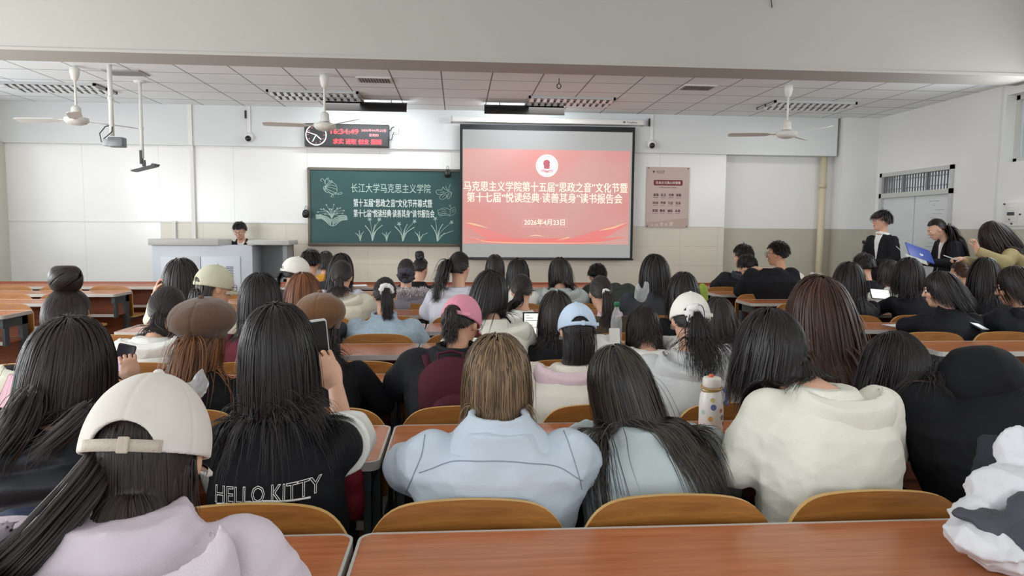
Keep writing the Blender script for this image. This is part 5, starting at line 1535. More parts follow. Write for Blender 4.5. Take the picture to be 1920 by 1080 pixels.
P(1345, 560, 4.0, 2, 'person with black hair over lilac knit, right of the ivory cap', 'the lilac knit', top_c=c_knit, nod=10, roll=3, s=.95, hc='softblack', Lh=.44, hopt=dict(bulk=.010, wave=.02, bias=(.1, 0, 0)), opts=dict(pdx=.05))
# -- fourth row
P(341, 489, 5.75, 4, 'person with thick black hair touching it with one hand, before the lectern', 'the hand in black hair', top_c=c_offw, nod=6, s=1.22, hc='softblack', Lh=.42, hopt=dict(bulk=.026), opts=dict(arms=(((-.25, .06, -.12), (.24, .12, -.24)), ((-.17, .0, .10), (.12, .34, -.14))), grip=(1, 0), hdir=((.3, 0, 1), (-.2, 1, 0))))
P(403, 500, 4.72, 3, 'person in khaki baseball cap and off-white jacket before the lectern', 'the khaki cap', top_c=c_offw, nod=8, yaw=-50, s=1.08, hc='softblack', Lh=.30, hopt=dict(under=(-.05, -.1), arch=True), puff=.03, sw=.20, opts=dict(cap=c_capk, capopt=dict(tilt=-4), N=(.0, 0, 0), pdx=.0, glasses=True))
P(569, 514, 4.80, 3, 'person with straight copper-auburn hair beyond the tan-brown beret', 'the copper hair', top_c=c_darkgrey, nod=6, s=1.05, hc='copper', Lh=.42, hopt=dict(bulk=.018, bias=(-.05, 0, 0)))
P(722, 521, 4.95, 3, 'person in light denim jacket with a white scrunchie ponytail', 'the denim jacket', hair='pony', top_c=c_denim, nod=12, s=1.0, hc='black', hopt=dict(tie=(.22, -.95, .08), tail=.22, scrunchie=c_scr, scr=.030, spread=.18, grav=.4), puff=.025, sw=.21, opts=dict(collar=True, fold=(.008, 13), girth=1.05, arms=(((-.25, .10, -.24), (.30, .06, -.26)), ((-.12, .34, -.16), (.26, .30, -.24)))))
P(978, 515, 5.0, 3, 'person in white top with a loose low ponytail beyond the laptop', 'the low ponytail by the laptop', hair='pony', top_c=c_white, nod=14, s=.94, hc='black', hopt=dict(tie=(-.25, -.9, -.35), tail=.24, spread=.3, bias=(-.15, 0, 0)), opts=dict(hood=True))
P(1126, 518, 4.98, 3, 'person in brown jacket with a small flower-clipped ponytail', 'the flower clip ponytail', hair='pony', top_c=c_brown, nod=10, s=.98, hc='softblack', hopt=dict(tie=(.18, -.95, -.15), tail=.26, scrunchie=c_scr, scr=.017, spread=.2), puff=.03, sw=.19, opts=dict(pdx=.12, N=(.06, 0, -.02), collar=c_pink))
P(1281, 513, 4.85, 3, 'person with smooth black hair just beyond the ivory cap', 'the smooth black hair beyond the ivory cap', top_c=c_black, nod=8, s=1.05, hc='black', Lh=.40, hopt=dict(bulk=.012))
# -- fifth row
P(641, 490, 5.9, 4, 'person in cream padded hooded jacket with a loose clipped ponytail', 'the cream padded jacket', hair='pony', top_c=c_creamj, nod=10, s=1.02, hc='softblack', hopt=dict(tie=(.0, -.9, -.35), tail=.20, spread=.3, bulk=.008), puff=.04, sw=.20, opts=dict(hood=True, hood_size=(.19, .10, .10), fold=(.012, 14)))
P(556, 484, 5.8, 4, 'person in off-white cap, brim to the right, and dark grey jacket', 'the off-white cap with brim showing', hair='pony', top_c=c_darkgrey, nod=8, yaw=-70, s=.98, hc='black', hopt=dict(under=(-.05, -.1), tie=(.0, -.9, -.3), tail=.20), opts=dict(cap=c_capi, capopt=dict(tilt=-4), N=(-.02, 0, 0)))
P(862, 473, 5.85, 4, 'person in lilac-white hooded jacket with a curly high ponytail', 'the curly high ponytail', hair='pony', top_c=c_lilacw, nod=6, yaw=-22, s=1.06, hc='softblack', hopt=dict(tie=(-.55, -.75, .25), tail=.36, wave=.05, spread=.3, bias=(-.1, -.1, 0)), puff=.03, sw=.20, opts=dict(hood=True, fold=(.010, 14), pdx=-.06))
P(1226, 479, 5.8, 4, 'person with long black hair in dark grey jacket, under the right edge of the screen', 'the dark grey jacket', top_c=c_darkgrey, nod=4, yaw=12, s=1.08, hc='black', Lh=.42, hopt=dict(bulk=.014, bias=(.05, 0, 0)), puff=.025, sw=.22, opts=dict(pdx=-.07, N=(-.03, 0, 0)))
# -- sixth row
P(762, 486, 6.75, 5, 'person in grey coat with a pale fur-trimmed hood and checked scrunchie', 'the fur-trimmed hood', hair='pony', top_c=c_greyl, nod=10, s=1.0, hc='softblack', hopt=dict(tie=(.05, -.85, -.45), tail=.08, scrunchie=c_scrb, scr=.05), puff=.035, sw=.20, opts=dict(hood=True, hood_size=(.19, .10, .16), fur=c_fur, fold=(.01, 13)))
P(1049, 484, 6.78, 5, 'person with long straight black hair in pale grey hoodie', 'the pale grey hoodie', top_c=c_hoodg, nod=6, s=1.05, hc='softblack', Lh=.40, hopt=dict(bulk=.008, bias=(.12, 0, 0)), puff=.025, sw=.21, opts=dict(hood=True, hood_size=(.19, .1, .12)))
P(971, 486, 6.75, 5, 'person with bobbed black hair and white collar in front of the screen', 'the black bob', top_c=c_white, nod=8, s=1.02, hc='black', Lh=.34, hopt=dict(bulk=.016))
P(640, 477, 6.8, 5, 'person with black hair in lilac-white top between the cream jacket and the wall', 'the black hair beyond the cream jacket', top_c=c_lilacw, nod=6, s=1.1, hc='black', Lh=.42, hopt=dict(bulk=.014, bias=(-.15, 0, 0)))
P(1120, 496, 7.0, 5, 'person with short black hair in dark green hooded jacket, bent forward', 'the dark green jacket', hair='short', top_c=c_dkgreen, nod=25, s=.98, hc='black', hopt=dict(len=.05), puff=.03, sw=.21, opts=dict(hood=True, N=(.10, -.02, .04), pdx=.2, fem=False, girth=1.1))
# -- seventh row
P(928, 479, 7.75, 6, 'person with straight black hair and white hood below the slide title', 'the white hood by the screen', top_c=c_white, nod=6, s=1.04, hc='softblack', Lh=.32, hopt=dict(bulk=.010), opts=dict(hood=True))
P(789, 484, 7.72, 6, 'person in black blazer with a high bun below the chalkboard', 'the black blazer with high bun', hair='bun', top_c=c_suit, nod=16, yaw=-25, s=.98, hc='black', hopt=dict(tie=(0, -.45, .9), bun=.045, scrunchie=c_scrb, scr=.03), sw=.19)
P(583, 469, 7.7, 6, 'person with short black hair next to the lectern', 'the short black hair by the lectern', hair='short', top_c=c_darkgrey, nod=10, s=1.1, hc='black', hopt=dict(len=.07, lift=.3), opts=dict(fem=False))
P(611, 472, 8.7, 7, 'person in amber-yellow hooded top, mostly hidden in the front row by the lectern', 'the amber hood', top_c=c_yellow, nod=10, s=1.0, hc='softblack', Lh=.26, hopt=dict(bulk=.008), opts=dict(hood=True))
# -- block by the door
P(1393, 459, 8.62, 7, 'person with short black hair in black hooded top, farthest of the door block', 'the black hooded top by the alcove', hair='short', top_c=c_blackj, nod=4, yaw=25, s=1.20, hc='black', hopt=dict(len=.06, lift=.4), puff=.03, sw=.23, opts=dict(hood=c_darkgrey, fem=False, pdx=-.1, N=(-.04, 0, 0)))
P(1403, 479, 7.75, 6, 'person in black jacket bowing the head, broad back to the room', 'the broad black jacket', hair='short', top_c=c_black, nod=35, yaw=15, roll=-10, s=1.1, hc='black', hopt=dict(len=.05, lift=.3), puff=.04, sw=.25, opts=dict(fem=False, N=(.16, -.02, .08), pdx=.22, girth=1.25, hip=.21))
P(1458, 454, 8.65, 7, 'person with short spiky hair and glasses in cream-white T-shirt', 'the cream T-shirt', hair='short', top_c=c_ivory, nod=2, yaw=48, s=1.22, hc='black', skin='b', hopt=dict(len=.055, lift=.75, nape=-.35), puff=.015, sw=.23, opts=dict(fem=False, glasses=True, face=True, pdx=.1, N=(.04, 0, -.02)))
P(1592, 494, 5.85, 4, 'person with waist-long black hair in black suit, by the tablet', 'the long black hair and suit by the tablet', top_c=c_suit, nod=8, s=1.1, hc='black', Lh=.50, hopt=dict(bulk=.018), sw=.20, opts=dict(pdx=.05))
P(1620, 476, 7.7, 6, 'person with short dark hair seated below the standing presenter', 'the short hair below the presenter', hair='short', top_c=c_suit, nod=12, s=1.15, hc='softblack', hopt=dict(len=.07, lift=.3), opts=dict(fem=False))
P(1667, 489, 6.85, 5, 'person with tousled black hair and white shirt, writing', 'the tousled black hair', top_c=c_white, nod=12, s=1.0, hc='softblack', Lh=.30, hopt=dict(bulk=.012, wave=.02))
P(1703, 486, 5.95, 4, 'person with black hair in black suit, right of the tablet', 'the black suit right of the tablet', top_c=c_suit, nod=10, s=1.12, hc='black', Lh=.42, hopt=dict(bulk=.018, wave=.012), sw=.20)
P(1764, 511, 4.95, 3, 'person in black blazer turning left, cheek showing, before the blue folder', 'the black blazer turning left', top_c=c_suit, nod=10, yaw=52, s=1.04, hc='black', Lh=.33, hopt=dict(bulk=.010, bias=(.5, -.35, 0), clear=True), sw=.21, puff=.016, opts=dict(collar=True, face=True, girth=1.05))
P(1800, 492, 6.85, 5, 'person with tied-back dark hair and bare nape in dark suit', 'the tied-back hair', hair='pony', top_c=c_suit, nod=12, yaw=15, s=1.0, hc='redbrown', skin='b', hopt=dict(tie=(.6, -.78, .1), tail=.12), sw=.18, opts=dict(fem=False, N=(.03, 0, 0)))
P(1846, 485, 5.85, 4, 'person with long straight black hair in dark suit, beside the tied-back hair', 'the long hair beside the tied-back hair', top_c=c_suit, nod=8, s=1.1, hc='black', Lh=.46, hopt=dict(bulk=.012))
P(1904, 502, 4.92, 3, 'person with black hair and thin glasses in dark hooded jacket, right edge', 'the dark hooded jacket at the right edge', top_c=c_blackj, nod=14, yaw=55, s=1.12, hc='black', Lh=.36, hopt=dict(bulk=.014, bias=(.5, -.35, 0), clear=True), sw=.22, puff=.03, opts=dict(hood=True, glasses=True, face=True, pdx=.02, girth=1.1))

# -- standing presenters and the person at the lectern
q = at(1654, 395, 8.8)
mc = person(q[0], q[2], 8.8, 'person standing by the door in black suit and white shirt, holding a microphone', hair='short', hc='black', top_c=c_suit, nod=-2, yaw=-12, s=1.06, sw=.20, puff=.02,
            hopt=dict(len=.075, lift=.25, fringe=1.5, nape=-.35), opts=dict(stand=True, byaw=100, face=True, glasses=True, fem=False, hem=.80, shirtv=c_white, collar=c_white, collar_size=.026, arms=(((-.27, .04, -.32), (.27, .04, -.32)), ((-.05, .26, -.36), (.10, .28, -.34))), grip=(1, 1)), sd='presenter')
q = at(1757, 411, 8.2)
fw_ = person(q[0], q[2], 8.2, 'person standing in black suit with long dark hair, reading from a blue folder', hair='pony', hc='brownblack', top_c=c_suit, nod=24, yaw=-8, s=1.0, sw=.175, puff=.016,
             n=800, hopt=dict(bulk=.003, tie=(0, -.85, -.35), tail=.50, spread=.7, bias=(0, -.15, 0)), opts=dict(stand=True, byaw=82, face=True, shirtv=c_white, hem=.72, arms=(((-.22, .06, -.28), (.22, .06, -.28)), ((-.13, .30, -.28), (.13, .30, -.28))), grip=(1, 1), N=(0, -.03, 0)), sd='reader')
q = at(1862, 417, 7.0)
lw_ = person(q[0], q[2], 7.0, 'person standing in khaki jacket with waist-long hair, leaning over with a phone', hair='long', hc='brownblack', top_c=c_khaki, nod=20, yaw=-5, s=1.08, sw=.19, puff=.03, Lh=.62, n=900,
             pel=(q[0], 6.62, .95), hopt=dict(bulk=.016, bias=(0, -.65, 0), wave=.008, clear=True), opts=dict(stand=True, byaw=72, face=True, glasses=True, hem=.75, arms=(((-.26, .10, -.14), (.26, .10, -.20)), ((-.20, .34, -.02), (.12, .34, -.12))), grip=(1, 1), hdir=((0, .2, 1), (0, 1, .1))), sd='leaning')
q = at(449, 417, 10.72)
lm = person(q[0], q[2], 10.72, 'person with short black hair and glasses seated behind the lectern console', hair='short', hc='black', top_c=c_suit, nod=20, s=1.0, sw=.19, pel=(q[0], 10.64, .70), chair=10.3,
            hopt=dict(len=.05, lift=.6, nape=-.35), opts=dict(floor=.16, byaw=180, face=True, glasses=True, fem=False, shirtv=c_white, arms=(((-.25, .06, -.24), (.25, .06, -.24)), ((-.2, .24, -.20), (.2, .24, -.20)))), sd='lectern')

# left lock of the person in the lilac jacket, sweeping over the shoulder
def lock(I, pts, n, rad, wid, name='hair_lock', mh='brownblack', fray=1.6):
    P_ = np.array(pts, float); t = np.linspace(0, 1, 22); k = np.linspace(0, 1, len(P_))
    base = np.stack([np.convolve(np.pad(np.interp(t, k, P_[:, i]), 2, mode='edge'), np.ones(5)/5, 'valid') for i in range(3)], 1)
    rg = np.random.default_rng(5)
    o = rg.normal(size=(n, 3)); o = o/np.linalg.norm(o, axis=1, keepdims=True)*rg.uniform(0, 1, (n, 1))**.5*rad
    sc = np.interp(t, [0, .25, .8, 1], [.7, 1, 1.1, fray])
    paths = base[None]+o[:, None, :]*sc[None, :, None]+rg.normal(size=(n, 1, 3))*.004*t[None, :, None]
    NRM.clear()
    V, F = strands(paths, wid*rg.uniform(.7, 1.3, n), o[:, None, :]+np.array([0, -rad, rad*.5]))
    ob = mesh_obj(name, V-I['org'], F, HAIRM[mh], I['root'], True); set_normals(ob, NRM[0][1])
    return ob
lock(p1, [at(205, 830, 1.10), at(170, 900, 1.05), at(120, 960, 1.00), at(50, 1040, .97), at(-60, 1130, .95)], 260, .030, .0014)
lock(p2, [at(60, 740, 1.80), at(30, 800, 1.76), at(-30, 870, 1.75)], 160, .05, .0016)
lock(p2, [at(170, 760, 1.76), at(130, 800, 1.745), at(70, 850, 1.74)], 90, .03, .0016)

# white outline lettering and underline on the back of the varsity jacket
def back_text(I, body, x0, x1, z, h, arc, m, thick):
    ob = text(body, .1, m, (0, 0, 0), None, 'back_lettering', width=x1-x0, height=h, outline=.0018)
    me = ob.data; co = np.zeros(len(me.vertices)*3); me.vertices.foreach_get('co', co); co = co.reshape(-1, 3)
    x = co[:, 0]+(x0+x1)/2; u = (x-(x0+x1)/2)/((x1-x0)/2); zz = z+co[:, 1]+arc*(u+.4*u*u); dep = co[:, 2]
    y, ok = project_back(I['fT'], np.column_stack([x, zz]), I['N'][1]-.5, I['N'][1]+.3)
    y = np.where(np.isnan(y), np.nanmax(y), y)
    co = np.column_stack([x, y-.005+dep*.3, zz])-I['org']; me.vertices.foreach_set('co', co.ravel()); me.update()
    ob.rotation_euler = (0, 0, 0); ob.parent = I['root']
    return ob
a0 = at(392, 935, 1.80); a1 = at(596, 920, 1.80)
back_text(p3, 'HELLO KITTY', a0[0], a1[0], (a0[2]+a1[2])/2-.005, .046, .010, m_print, .002)
zb = at(500, 945, 1.80)[2]
seam(p3, [(a0[0], zb-.012), ((a0[0]+a1[0])/2, zb+.004), (a1[0]-.02, zb+.004)], m_print, .003, 'back_underline', .002)
# seams: yoke of the blue jacket, raglan seams of the ivory hoodie, pleats of the blouse
b = lambda *p: [(at(x, y, 1.86)[0], at(x, y, 1.86)[2]) for x, y in p]
seam(p4, b((780, 885), (850, 855), (945, 848), (1040, 862), (1095, 900)), m_seamb)
seam(p4, b((798, 800), (792, 850), (770, 900), (755, 950)), m_seamb)
seam(p4, b((1060, 810), (1075, 860), (1092, 920)), m_seamb)
for i in range(6):
    x = 1135+i*6
    seam(p5, b((x, 800+i*4), (x+4, 860), (x+14, 935)), m_seamb, .0014, 'pleat')
seam(p6, b((1440, 715), (1412, 760), (1400, 800)), m_seamw)
seam(p1, [(at(x, y, .90)[0], at(x, y, .90)[2]) for x, y in ((345, 1000), (330, 1040), (310, 1090))], mat('seam_lilac', '#b3a7b3', .8), .002)

# ------------------------------------------------------------------ seats
occ = []
for I in PEOPLE: occ.append((float(I['root'].location.x), float(I['root'].location.y)-.235, I['root'].get('short', '')))
def seats(block, k, idx, words):
    for i in idx:
        x = seat_x(block, i); y = CH(k)
        best = [o for o in occ if abs(o[1]-y) < .12 and abs(o[0]-x) < .30]
        best.sort(key=lambda o: abs(o[0]-x))
        if (block, k, i) in SKIP_SEATS: continue
        if best:
            lb = 'arched plywood seat under the person with %s' % best[0][2]
            if lb in SEEN:
                lb = 'arched plywood seat next to the person with %s' % best[0][2]
        else:
            lb = 'empty arched plywood seat, %s row, %s' % (ORD[k], words(i))
        if lb in SEEN: lb = 'further ' + lb
        SEEN.add(lb)
        make_chair(x, k, lb, 'plywood seats of the hall')
SEEN = set(); SKIP_SEATS = {('A', 0, 0), ('A', 0, 1), ('A', 7, 0), ('A', 7, 2), ('A', 7, 3), ('B', 7, 0), ('B', 7, 1), ('B', 7, 2), ('B', 7, 3), ('B', 6, 3), ('R', 3, 3)}
nth = ['first', 'second', 'third', 'fourth']
for k in range(0, 8):
    seats('A', k, range(4), lambda i: '%s seat left of the middle gap' % nth[3-i])
    seats('B', k, range(4), lambda i: '%s seat right of the middle gap' % nth[i])
for k in (5, 6, 7):
    seats('L', k, (1, 2, 3), lambda i: '%s seat from the aisle in the left block' % nth[3-i])
for k in (3, 4, 5, 6, 7):
    seats('R', k, range(4), lambda i: '%s seat from the aisle in the door block' % nth[i])

# ------------------------------------------------------------------ things on the desks and in the hands
TOP = .7515
def dsk(x, y):   # point on a desk top seen at x, y
    d = (x-960)/F_PX*_r-(y-540)/F_PX*_u+_f
    return np.array([0, 0, 1.5])+d*((TOP-1.5)/d[2])
# dotted white flask with blue carry strap
c = at(1332, 808, 2.50)
fl = tag(empty('water_flask', (c[0], c[1], TOP)), 'white dotted flask with orange button lid and blue strap beside the ivory hoodie', 'flask')
m_fl = mat('flask_white', '#eeece6', .35)
MB().lathe([(.001, .0), (.040, .0), (.044, .006), (.045, .10), (.041, .14), (.031, .168), (.031, .172)], n=36).build('body', m_fl, fl, smooth=True)
MB().lathe([(.033, .170), (.034, .174), (.034, .198), (.031, .205), (.020, .207), (.001, .207)], n=32).build('lid', mat('lid_white', '#e3dcd4', .4), fl, smooth=True)
MB().lathe([(.009, .205), (.009, .214), (.006, .217), (.001, .217)], (-.004, 0, 0), 16).build('lid_button', mat('orange_button', '#e2653c', .4), fl, smooth=True)
MB().tube([(.036*math.cos(t), .036*math.sin(t), .168+.004*math.sin(t)) for t in np.linspace(0, 2*PI, 33)], .0045, 8).tube([(.036*math.cos(t), .036*math.sin(t), .160+.005*math.cos(t)) for t in np.linspace(0, 2*PI, 33)], .003, 8).build('neck_cord', mat('cord_ochre', '#a9854a', .6), fl, smooth=True)
MB().tube([(.034, -.012, .168), (.050, -.02, .150), (.052, -.022, .128), (.044, -.02, .112), (.056, -.02, .104)], .006, 8).build('carry_strap', mat('strap_blue', '#6c7fc0', .6), fl, smooth=True)
MB().tube([(.036, -.01, .166), (.062, -.015, .158), (.066, -.015, .120), (.058, -.018, .100)], .004, 8).build('carry_loop', MATS['cord_ochre'], fl, smooth=True)
for ang, z, r, cc in ((-105, .128, .0085, '#d9cf7a'), (-100, .102, .0105, '#6a6fae'), (-60, .088, .0075, '#c98a72'), (-112, .058, .0090, '#d9a15f'), (-50, .062, .0095, '#77738c'), (-150, .08, .008, '#b8d6c0'), (-35, .038, .007, '#6b5a4a'), (-20, .11, .009, '#5c6cb0'), (-140, .03, .008, '#b38fbf')):
    t = math.radians(ang); rr = .0452 if z < .1 else .0452-(z-.1)*.1
    n_ = np.array([math.cos(t), math.sin(t), 0]); tt = np.array([-math.sin(t), math.cos(t), 0]); cc_ = n_*rr+np.array([0, 0, z])
    v = [cc_+n_*.0006]+[cc_+tt*r*math.cos(a)+np.array([0, 0, r*1.1*math.sin(a)])-n_*(r*math.cos(a))**2/.09+n_*.0006 for a in np.linspace(0, 2*PI, 16, endpoint=False)]
    mesh_obj('dot', v, [(0, i+1, (i+1) % 16+1) for i in range(16)], mat('dot_'+cc[1:], cc, .4), fl, True)

def crumple(name, pieces, label, cat, mats_, h=.009, amp=.014, freq=16, seed=1.0, base=None, sharp=.35):
    """cloth lying in a heap: one mesh per cloth piece"""
    c0 = np.mean([p[1] for ps in pieces for p in ps[1]], axis=0)
    zmin = min(p[1][2]-p[2][2] for ps in pieces for p in ps[1]) if base is None else base
    r = tag(empty(name, (c0[0], c0[1], zmin)), label, cat); org = np.array([c0[0], c0[1], zmin])
    for (pn, prim), m in zip(pieces, mats_):
        def f(P):
            d = None
            for _, c_, rad in prim:
                e = ell(P, c_, rad); d = e if d is None else smin(d, e, .03)
            d = d-folds(P, amp, freq, seed)-folds(P, amp*.5, freq*2.3, seed+2)
            return np.maximum(d, zmin-P[:, 2])
        lo = np.min([np.array(p[1])-np.array(p[2]) for p in prim], 0)-.05; hi = np.max([np.array(p[1])+np.array(p[2]) for p in prim], 0)+.05
        V, F = snets(f, lo, hi, h)
        mesh_obj(pn, V-org, F, m, r, True); seed += 1.3
    return r
m_wind = cloth('windbreaker_white', '#dcdde3', .6, bump=.1, bscale=60); m_windd = cloth('windbreaker_grey', '#4a4d55', .6, bump=.1, bscale=60); m_slate = cloth('slate', '#2c3138', .8)
E_ = lambda x, y, Y, rx, ry, rz: (0, tuple(at(x, y, Y)), (rx, ry, rz))
crumple('windbreaker', [('white_body', [E_(1900, 930, 1.52, .10, .09, .07), E_(1840, 960, 1.50, .06, .05, .035), E_(1905, 858, 1.60, .04, .05, .07), E_(1830, 1010, 1.42, .05, .07, .03), E_(1890, 1040, 1.42, .08, .06, .03), E_(1870, 905, 1.60, .04, .03, .05)]),
        ('grey_panel', [E_(1905, 1000, 1.39, .07, .03, .055), E_(1845, 965, 1.43, .075, .03, .016), E_(1925, 950, 1.41, .04, .05, .04), E_(1930, 1030, 1.38, .07, .04, .03)]), ('grey_hood', [E_(1862, 880, 1.66, .045, .06, .10)])],
        'crumpled white and grey windbreaker lying on the nearest desk at the right', 'jacket', [m_wind, m_windd, m_slate], h=.006, amp=.022, freq=19, base=TOP)
crumple('navy_jacket', [('cloth', [E_(10, 1010, 1.50, .13, .10, .05), E_(45, 985, 1.52, .06, .08, .03)])], 'navy jacket lying on the nearest desk at the bottom left corner', 'jacket', [cloth('navy', '#24324c', .7)], h=.008, base=TOP)
crumple('red_bag', [('cloth', [E_(656, 905, 2.22, .05, .06, .07), E_(662, 950, 2.2, .05, .06, .06)])], 'dark red crumpled bag hanging under the desk beside the varsity jacket', 'bag', [cloth('crimson', '#7d1f2d', .7)], h=.008)
crumple('grey_bag', [('cloth', [E_(1365, 905, 2.05, .06, .07, .09)])], 'dark grey bag between the grey-blue blouse and the ivory hoodie', 'bag', [cloth('charcoal', '#3d4044', .8)], h=.009)
m_clear = mat('clear_plastic', '#eef2f5', .12, alpha=.30, spec=.8)
crumple('plastic_bag', [('film', [E_(352, 735, 2.42, .045, .04, .02), E_(372, 722, 2.44, .020, .012, .04), E_(379, 706, 2.44, .007, .006, .03)])], 'crumpled translucent plastic bag just beyond the stone-white cap', 'bag', [m_clear], h=.006, amp=.012, freq=30, base=.755)
crumple('plastic_bag', [('film', [E_(1203, 556, 5.25, .045, .03, .05), E_(1212, 540, 5.25, .02, .02, .05), E_(1196, 542, 5.25, .015, .02, .05)])], 'clear plastic pouch standing before the dark grey jacket', 'bag', [m_clear], h=.008, amp=.012, freq=30)
def bottle(c, label, capc, h=.21, r=.032):
    b_ = tag(empty('plastic_bottle', tuple(c)), label, 'bottle', None)
    MB().lathe([(.001, 0), (r*.9, 0), (r, .01), (r*.96, h*.25), (r, h*.3), (r*.96, h*.45), (r, h*.6), (r*.75, h*.78), (.014, h*.9), (.014, h)], n=24).build('body', m_clear, b_, smooth=True)
    MB().lathe([(.016, h*.925), (.0165, h), (.015, h*1.02), (.001, h*1.02)], n=20).build('screw_cap', capc, b_, smooth=True)
    return b_
p_ = at(1155, 640, 4.22); bottle((p_[0], p_[1], TOP), 'clear plastic bottle with green cap beside the white puffer coat', mat('cap_green', '#2f7a4f', .4), .30, .036)
p_ = at(226, 760, 2.46); bottle((p_[0], p_[1], TOP), 'clear plastic bottle between the black quilted jacket and the stone-white cap', mat('cap_clear', '#dfe3e6', .3, alpha=.7), .185, .03)
def slab(name, c, w, hgt, t, mats_, label, cat, yaw=0, pitch=0, roll=0, parts=('case', 'display')):
    """flat device: body with a display on its rear (towards the camera) side"""
    r = tag(empty(name, tuple(c)), label, cat)
    R3 = (Matrix.Rotation(math.radians(yaw), 3, 'Z') @ Matrix.Rotation(math.radians(pitch), 3, 'X') @ Matrix.Rotation(math.radians(roll), 3, 'Y'))
    r.rotation_euler = R3.to_euler()
    MB().prism(round_rect(-w/2, w/2, -hgt/2, hgt/2, min(w, hgt)*.12), -t/2, t/2, 'xz').build(parts[0], mats_[0], r, sharp=40)
    if len(mats_) > 1: MB().prism(round_rect(-w*.46, w*.46, -hgt*.46, hgt*.46, min(w, hgt)*.07), -t/2-.0008, -t/2, 'xz').build(parts[1], mats_[1], r, sharp=40)
    return r
m_dispw = mat('display_white', '#eef0ea', .3, emit=.75); m_displ = mat('display_lilac', '#cbb8dc', .3, emit=.6); m_dispp = mat('display_pink', '#d7aebb', .3, emit=.45)
slab('smartphone', at(594, 642, 2.30), .074, .152, .009, [mat('phone_white', '#dfe0e2', .3), m_black], 'white smartphone raised by the person in the varsity jacket', 'phone', 20, 6, -6)
slab('smartphone', at(22, 748, 2.36), .078, .155, .009, [mat('phone_pink', '#caa2ae', .35), m_dispp], 'pink smartphone at the left edge beside the black quilted jacket', 'phone', 0, -20, 14)
ph = slab('smartphone', at(231, 678, 3.18), .076, .155, .009, [m_black, mat('phone_dark_screen', '#2a2b35', .2)], 'black smartphone held up left of the dark brown beret', 'phone', 0, -12, 12)
MB().prism(round_rect(-.034, .034, -.060, .012, .004), -.0062, -.0054, 'xz').build('app_page', m_displ, ph)
slab('smartphone', at(1832, 610, 4.72), .076, .15, .009, [mat('phone_black', '#202226', .3), mat('phone_pale_screen', '#b9bdc6', .2, emit=.2)], 'smartphone held low between the two dark jackets at the right', 'phone', 30, -68, 10)  # display is plain pale grey with a faint glow
slab('smartphone', at(1152, 634, 3.92), .06, .115, .012, [mat('charger_white', '#e4e3dd', .4)], 'small white power bank standing at the edge of the white puffer coat', 'power bank', 0, -8, 0)
# laptop
q = at(1010, 640, 4.36)
lp = tag(empty('laptop', (q[0]+.06, q[1]-.12, TOP)), 'open laptop with a white document, half hidden by long black hair', 'laptop')
MB().box(-.16, .16, -.11, .11, .0, .014, 0, .004).build('keyboard_base', mat('laptop_grey', '#54575b', .4, metal=.4), lp, sharp=30)
L_ = empty('lid_hinge', (0, 0, 0)); bpy.data.objects.remove(L_)
ld = MB().box(-.16, .16, -.006, .0, 0, .215, 0, .004).build('screen_lid', m_black, lp, sharp=30); ld.location = (0, .11, .014); ld.rotation_euler = (math.radians(-14), 0, 0)
ds = MB().box(-.15, .15, -.0075, -.006, .012, .205).build('display', m_dispw, ld)
tx = MB()
for i in range(11): tx.box(-.14, -.14+.02+.05*((i*7) % 3)/2, -.0085, -.0075, .19-i*.015, .193-i*.015)
tx.build('document_lines', mat('line_grey', '#9a8f8c', .6), ds)
# tablet, sheets of paper, folder and microphone
slab('tablet', at(1651, 552, 6.22), .18, .125, .008, [m_black, m_dispw], 'tablet in a dark cover propped between the two black suits', 'tablet', -8, -48, 6)
def paper(c, w, h, rz, label, n=2):
    r = tag(empty('paper_sheet', tuple(c)), label, 'paper', 'loose sheets on the desks'); r.rotation_euler = (0, 0, math.radians(rz))
    mb = MB()
    for i in range(n):
        o = .006*i; k = 6
        v = []
        for a in range(k+1):
            for s_ in (0, 1):
                xx = -w/2+w*a/k; v.append((xx+o, -h/2+h*s_+o*.6, .0012*i+.001+.006*abs(a/k-.4)**2))
        mb.add(v, [(2*a, 2*a+2, 2*a+3, 2*a+1) for a in range(k)])
    mb.build('sheet', mat('paper_white', '#eceff2', .7), r); return r
def pz(x, y):
    p = dsk(x, y); k = min(range(9), key=lambda j: abs(far(j)-.21-p[1])); yy = min(max(p[1], far(k)-.27), far(k)-.16)
    return (at(x, y, yy)[0], yy, TOP)
paper(pz(1697, 618), .21, .29, 6, 'white printed sheets beside the black blazer turning left')
paper(pz(1648, 582), .21, .28, -8, 'white sheets on the desk below the tablet')
paper(pz(672, 530), .21, .28, 12, 'white sheet in the front rows beyond the cream padded jacket')
paper(pz(1520, 536), .21, .28, -5, 'white sheets under the glasses case near the corner column')
paper((-2.0, 4.98+.25, TOP), .20, .28, 0, 'blank white sheet on the aisle end desk by the white hoodie')
q = pz(1533, 528)
cs = tag(empty('glasses_case', q), 'dark brown glasses case with a cord on a far desk near the corner column', 'case'); cs.rotation_euler = (0, 0, -.5)
MB().tube([(-.10, 0, .04), (-.06, 0, .05), (.06, 0, .05), (.10, 0, .04)], [.02, .04, .04, .02], 12).build('case', mat('case_brown', '#33231d', .4), cs, smooth=True)
MB().tube([(-.10, -.03, .03), (-.16, -.05, .07), (-.20, -.02, .03), (-.15, .02, .02), (-.10, -.02, .05)], .005, 6).build('cord', m_black, cs, smooth=True)
crumple('green_bag', [('cloth', [E_(1317, 560, 5.30, .045, .05, .12), E_(1317, 585, 5.30, .06, .06, .08)])], 'lime green bag on a far seat right of the smooth black hair', 'bag', [cloth('lime', '#8a9a3c', .7)], h=.014, amp=.006, base=TOP)
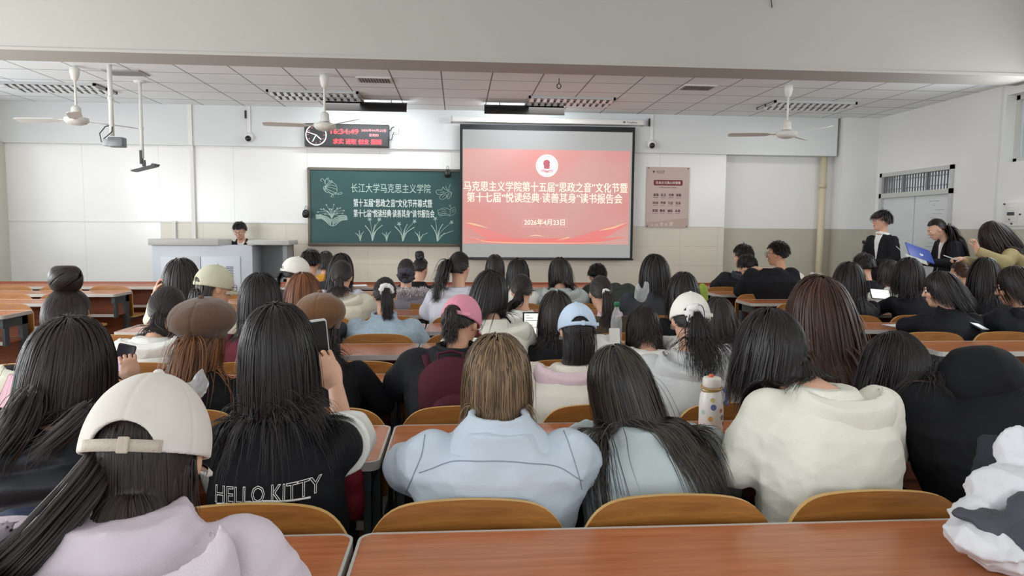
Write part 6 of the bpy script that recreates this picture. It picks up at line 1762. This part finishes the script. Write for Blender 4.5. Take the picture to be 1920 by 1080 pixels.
# blue folder held open
q = at(1726, 476, 8.02)
fo = tag(empty('document_folder', tuple(q)), 'open blue document folder with a small white crest, held by the standing reader', 'folder')
fo.rotation_euler = (math.radians(-42), math.radians(17), math.radians(6))
m_fo = mat('folder_blue', '#3d55a8', .45)
MB().box(-.19, .17, -.006, .006, -.10, .115, 0, .003).build('cover', m_fo, fo, sharp=30)
MB().prism([(-.03, -.03), (.0, -.045), (.028, -.02), (.02, .0), (.0, -.015), (-.015, -.0)], -.009, -.006, 'xz').build('crest', mat('crest_white', '#cfd6ea', .5), fo)
pg = MB().box(-.26, .05, -.004, .004, -.165, -.10); pg.tube([(-.27, .0, -.10), (-.31, 0, -.07), (-.36, 0, -.02)], .004, 5)
pg.build('pages', mat('folder_pages', '#b9bcbb', .6), fo)
q = np.array(mc['world'] @ Vector(mc['wr'][0]+np.array([0, .09, .22])))
mi = tag(empty('microphone', tuple(q)), 'slim black gooseneck microphone held by the standing presenter', 'microphone')
MB().lathe([(.001, .075), (.018, .07), (.022, .055), (.016, .035), (.006, .03)], n=14).build('foam_head', m_black, mi, smooth=True)
MB().tube([(0, 0, .04), (-.008, 0, -.02), (-.006, 0, -.09), (.006, 0, -.15)], .006, 8).cyl((.006, 0, -.15), (.01, 0, -.20), .015).build('neck', m_black, mi, smooth=True)
hw = lw_['world'] @ Vector(lw_['wr'][1]+np.array([0, .13, .015]))
slab('smartphone', np.array(hw), .075, .15, .009, [mat('phone_silver', '#c9cbd0', .3, metal=.3)], 'silver smartphone held by the leaning person in khaki', 'phone', 60, -70, 0)
# maroon backpack worn over the black jacket
m_mar = cloth('maroon_pack', '#4c1c2b', .75, bump=.15, bscale=120)
I = p11; q = at(846, 742, 2.88)
bpk = tag(empty('backpack', tuple(q)), 'maroon backpack worn by the person in the rose-pink cap', 'backpack')
org = q
def fPack(Pn):
    d = ell(Pn, q, (.15, .08, .16)); e = np.maximum(np.maximum(np.abs(Pn[:, 0]-q[0])-.13, np.abs(Pn[:, 1]-q[1])-.07), np.abs(Pn[:, 2]-q[2])-.17)
    return smin(np.maximum(d, e*0.9-.004), np.maximum(d-.004, e), .02)-folds(Pn, .006, 14, 4.2)
V, F = snets(fPack, q-[.22, .14, .26], q+[.22, .14, .26], .009); mesh_obj('pack', V-org, F, m_mar, bpk, True)
V, F = snets(lambda Pn: ell(Pn, q+[.02, -.075, -.05], (.105, .035, .08))-folds(Pn, .004, 18, 1.1), q-[.2, .16, .2], q+[.2, .1, .15], .008); mesh_obj('front_pocket', V-org, F, m_mar, bpk, True)
MB().tube([(-.05, 0, .13), (-.055, .01, .175), (0, .02, .185), (.05, .01, .175), (.04, 0, .13)], .010, 8, flat=.6).build('grab_loop', m_mar, bpk, smooth=True)
for s_ in (-1, 1):
    MB().tube([(s_*.09, .03, .10), (s_*.11, .10, .15), (s_*.12, .17, .12), (s_*.13, .19, .03)], .018, 8, flat=.4).build('shoulder_strap', m_mar, bpk, smooth=True)
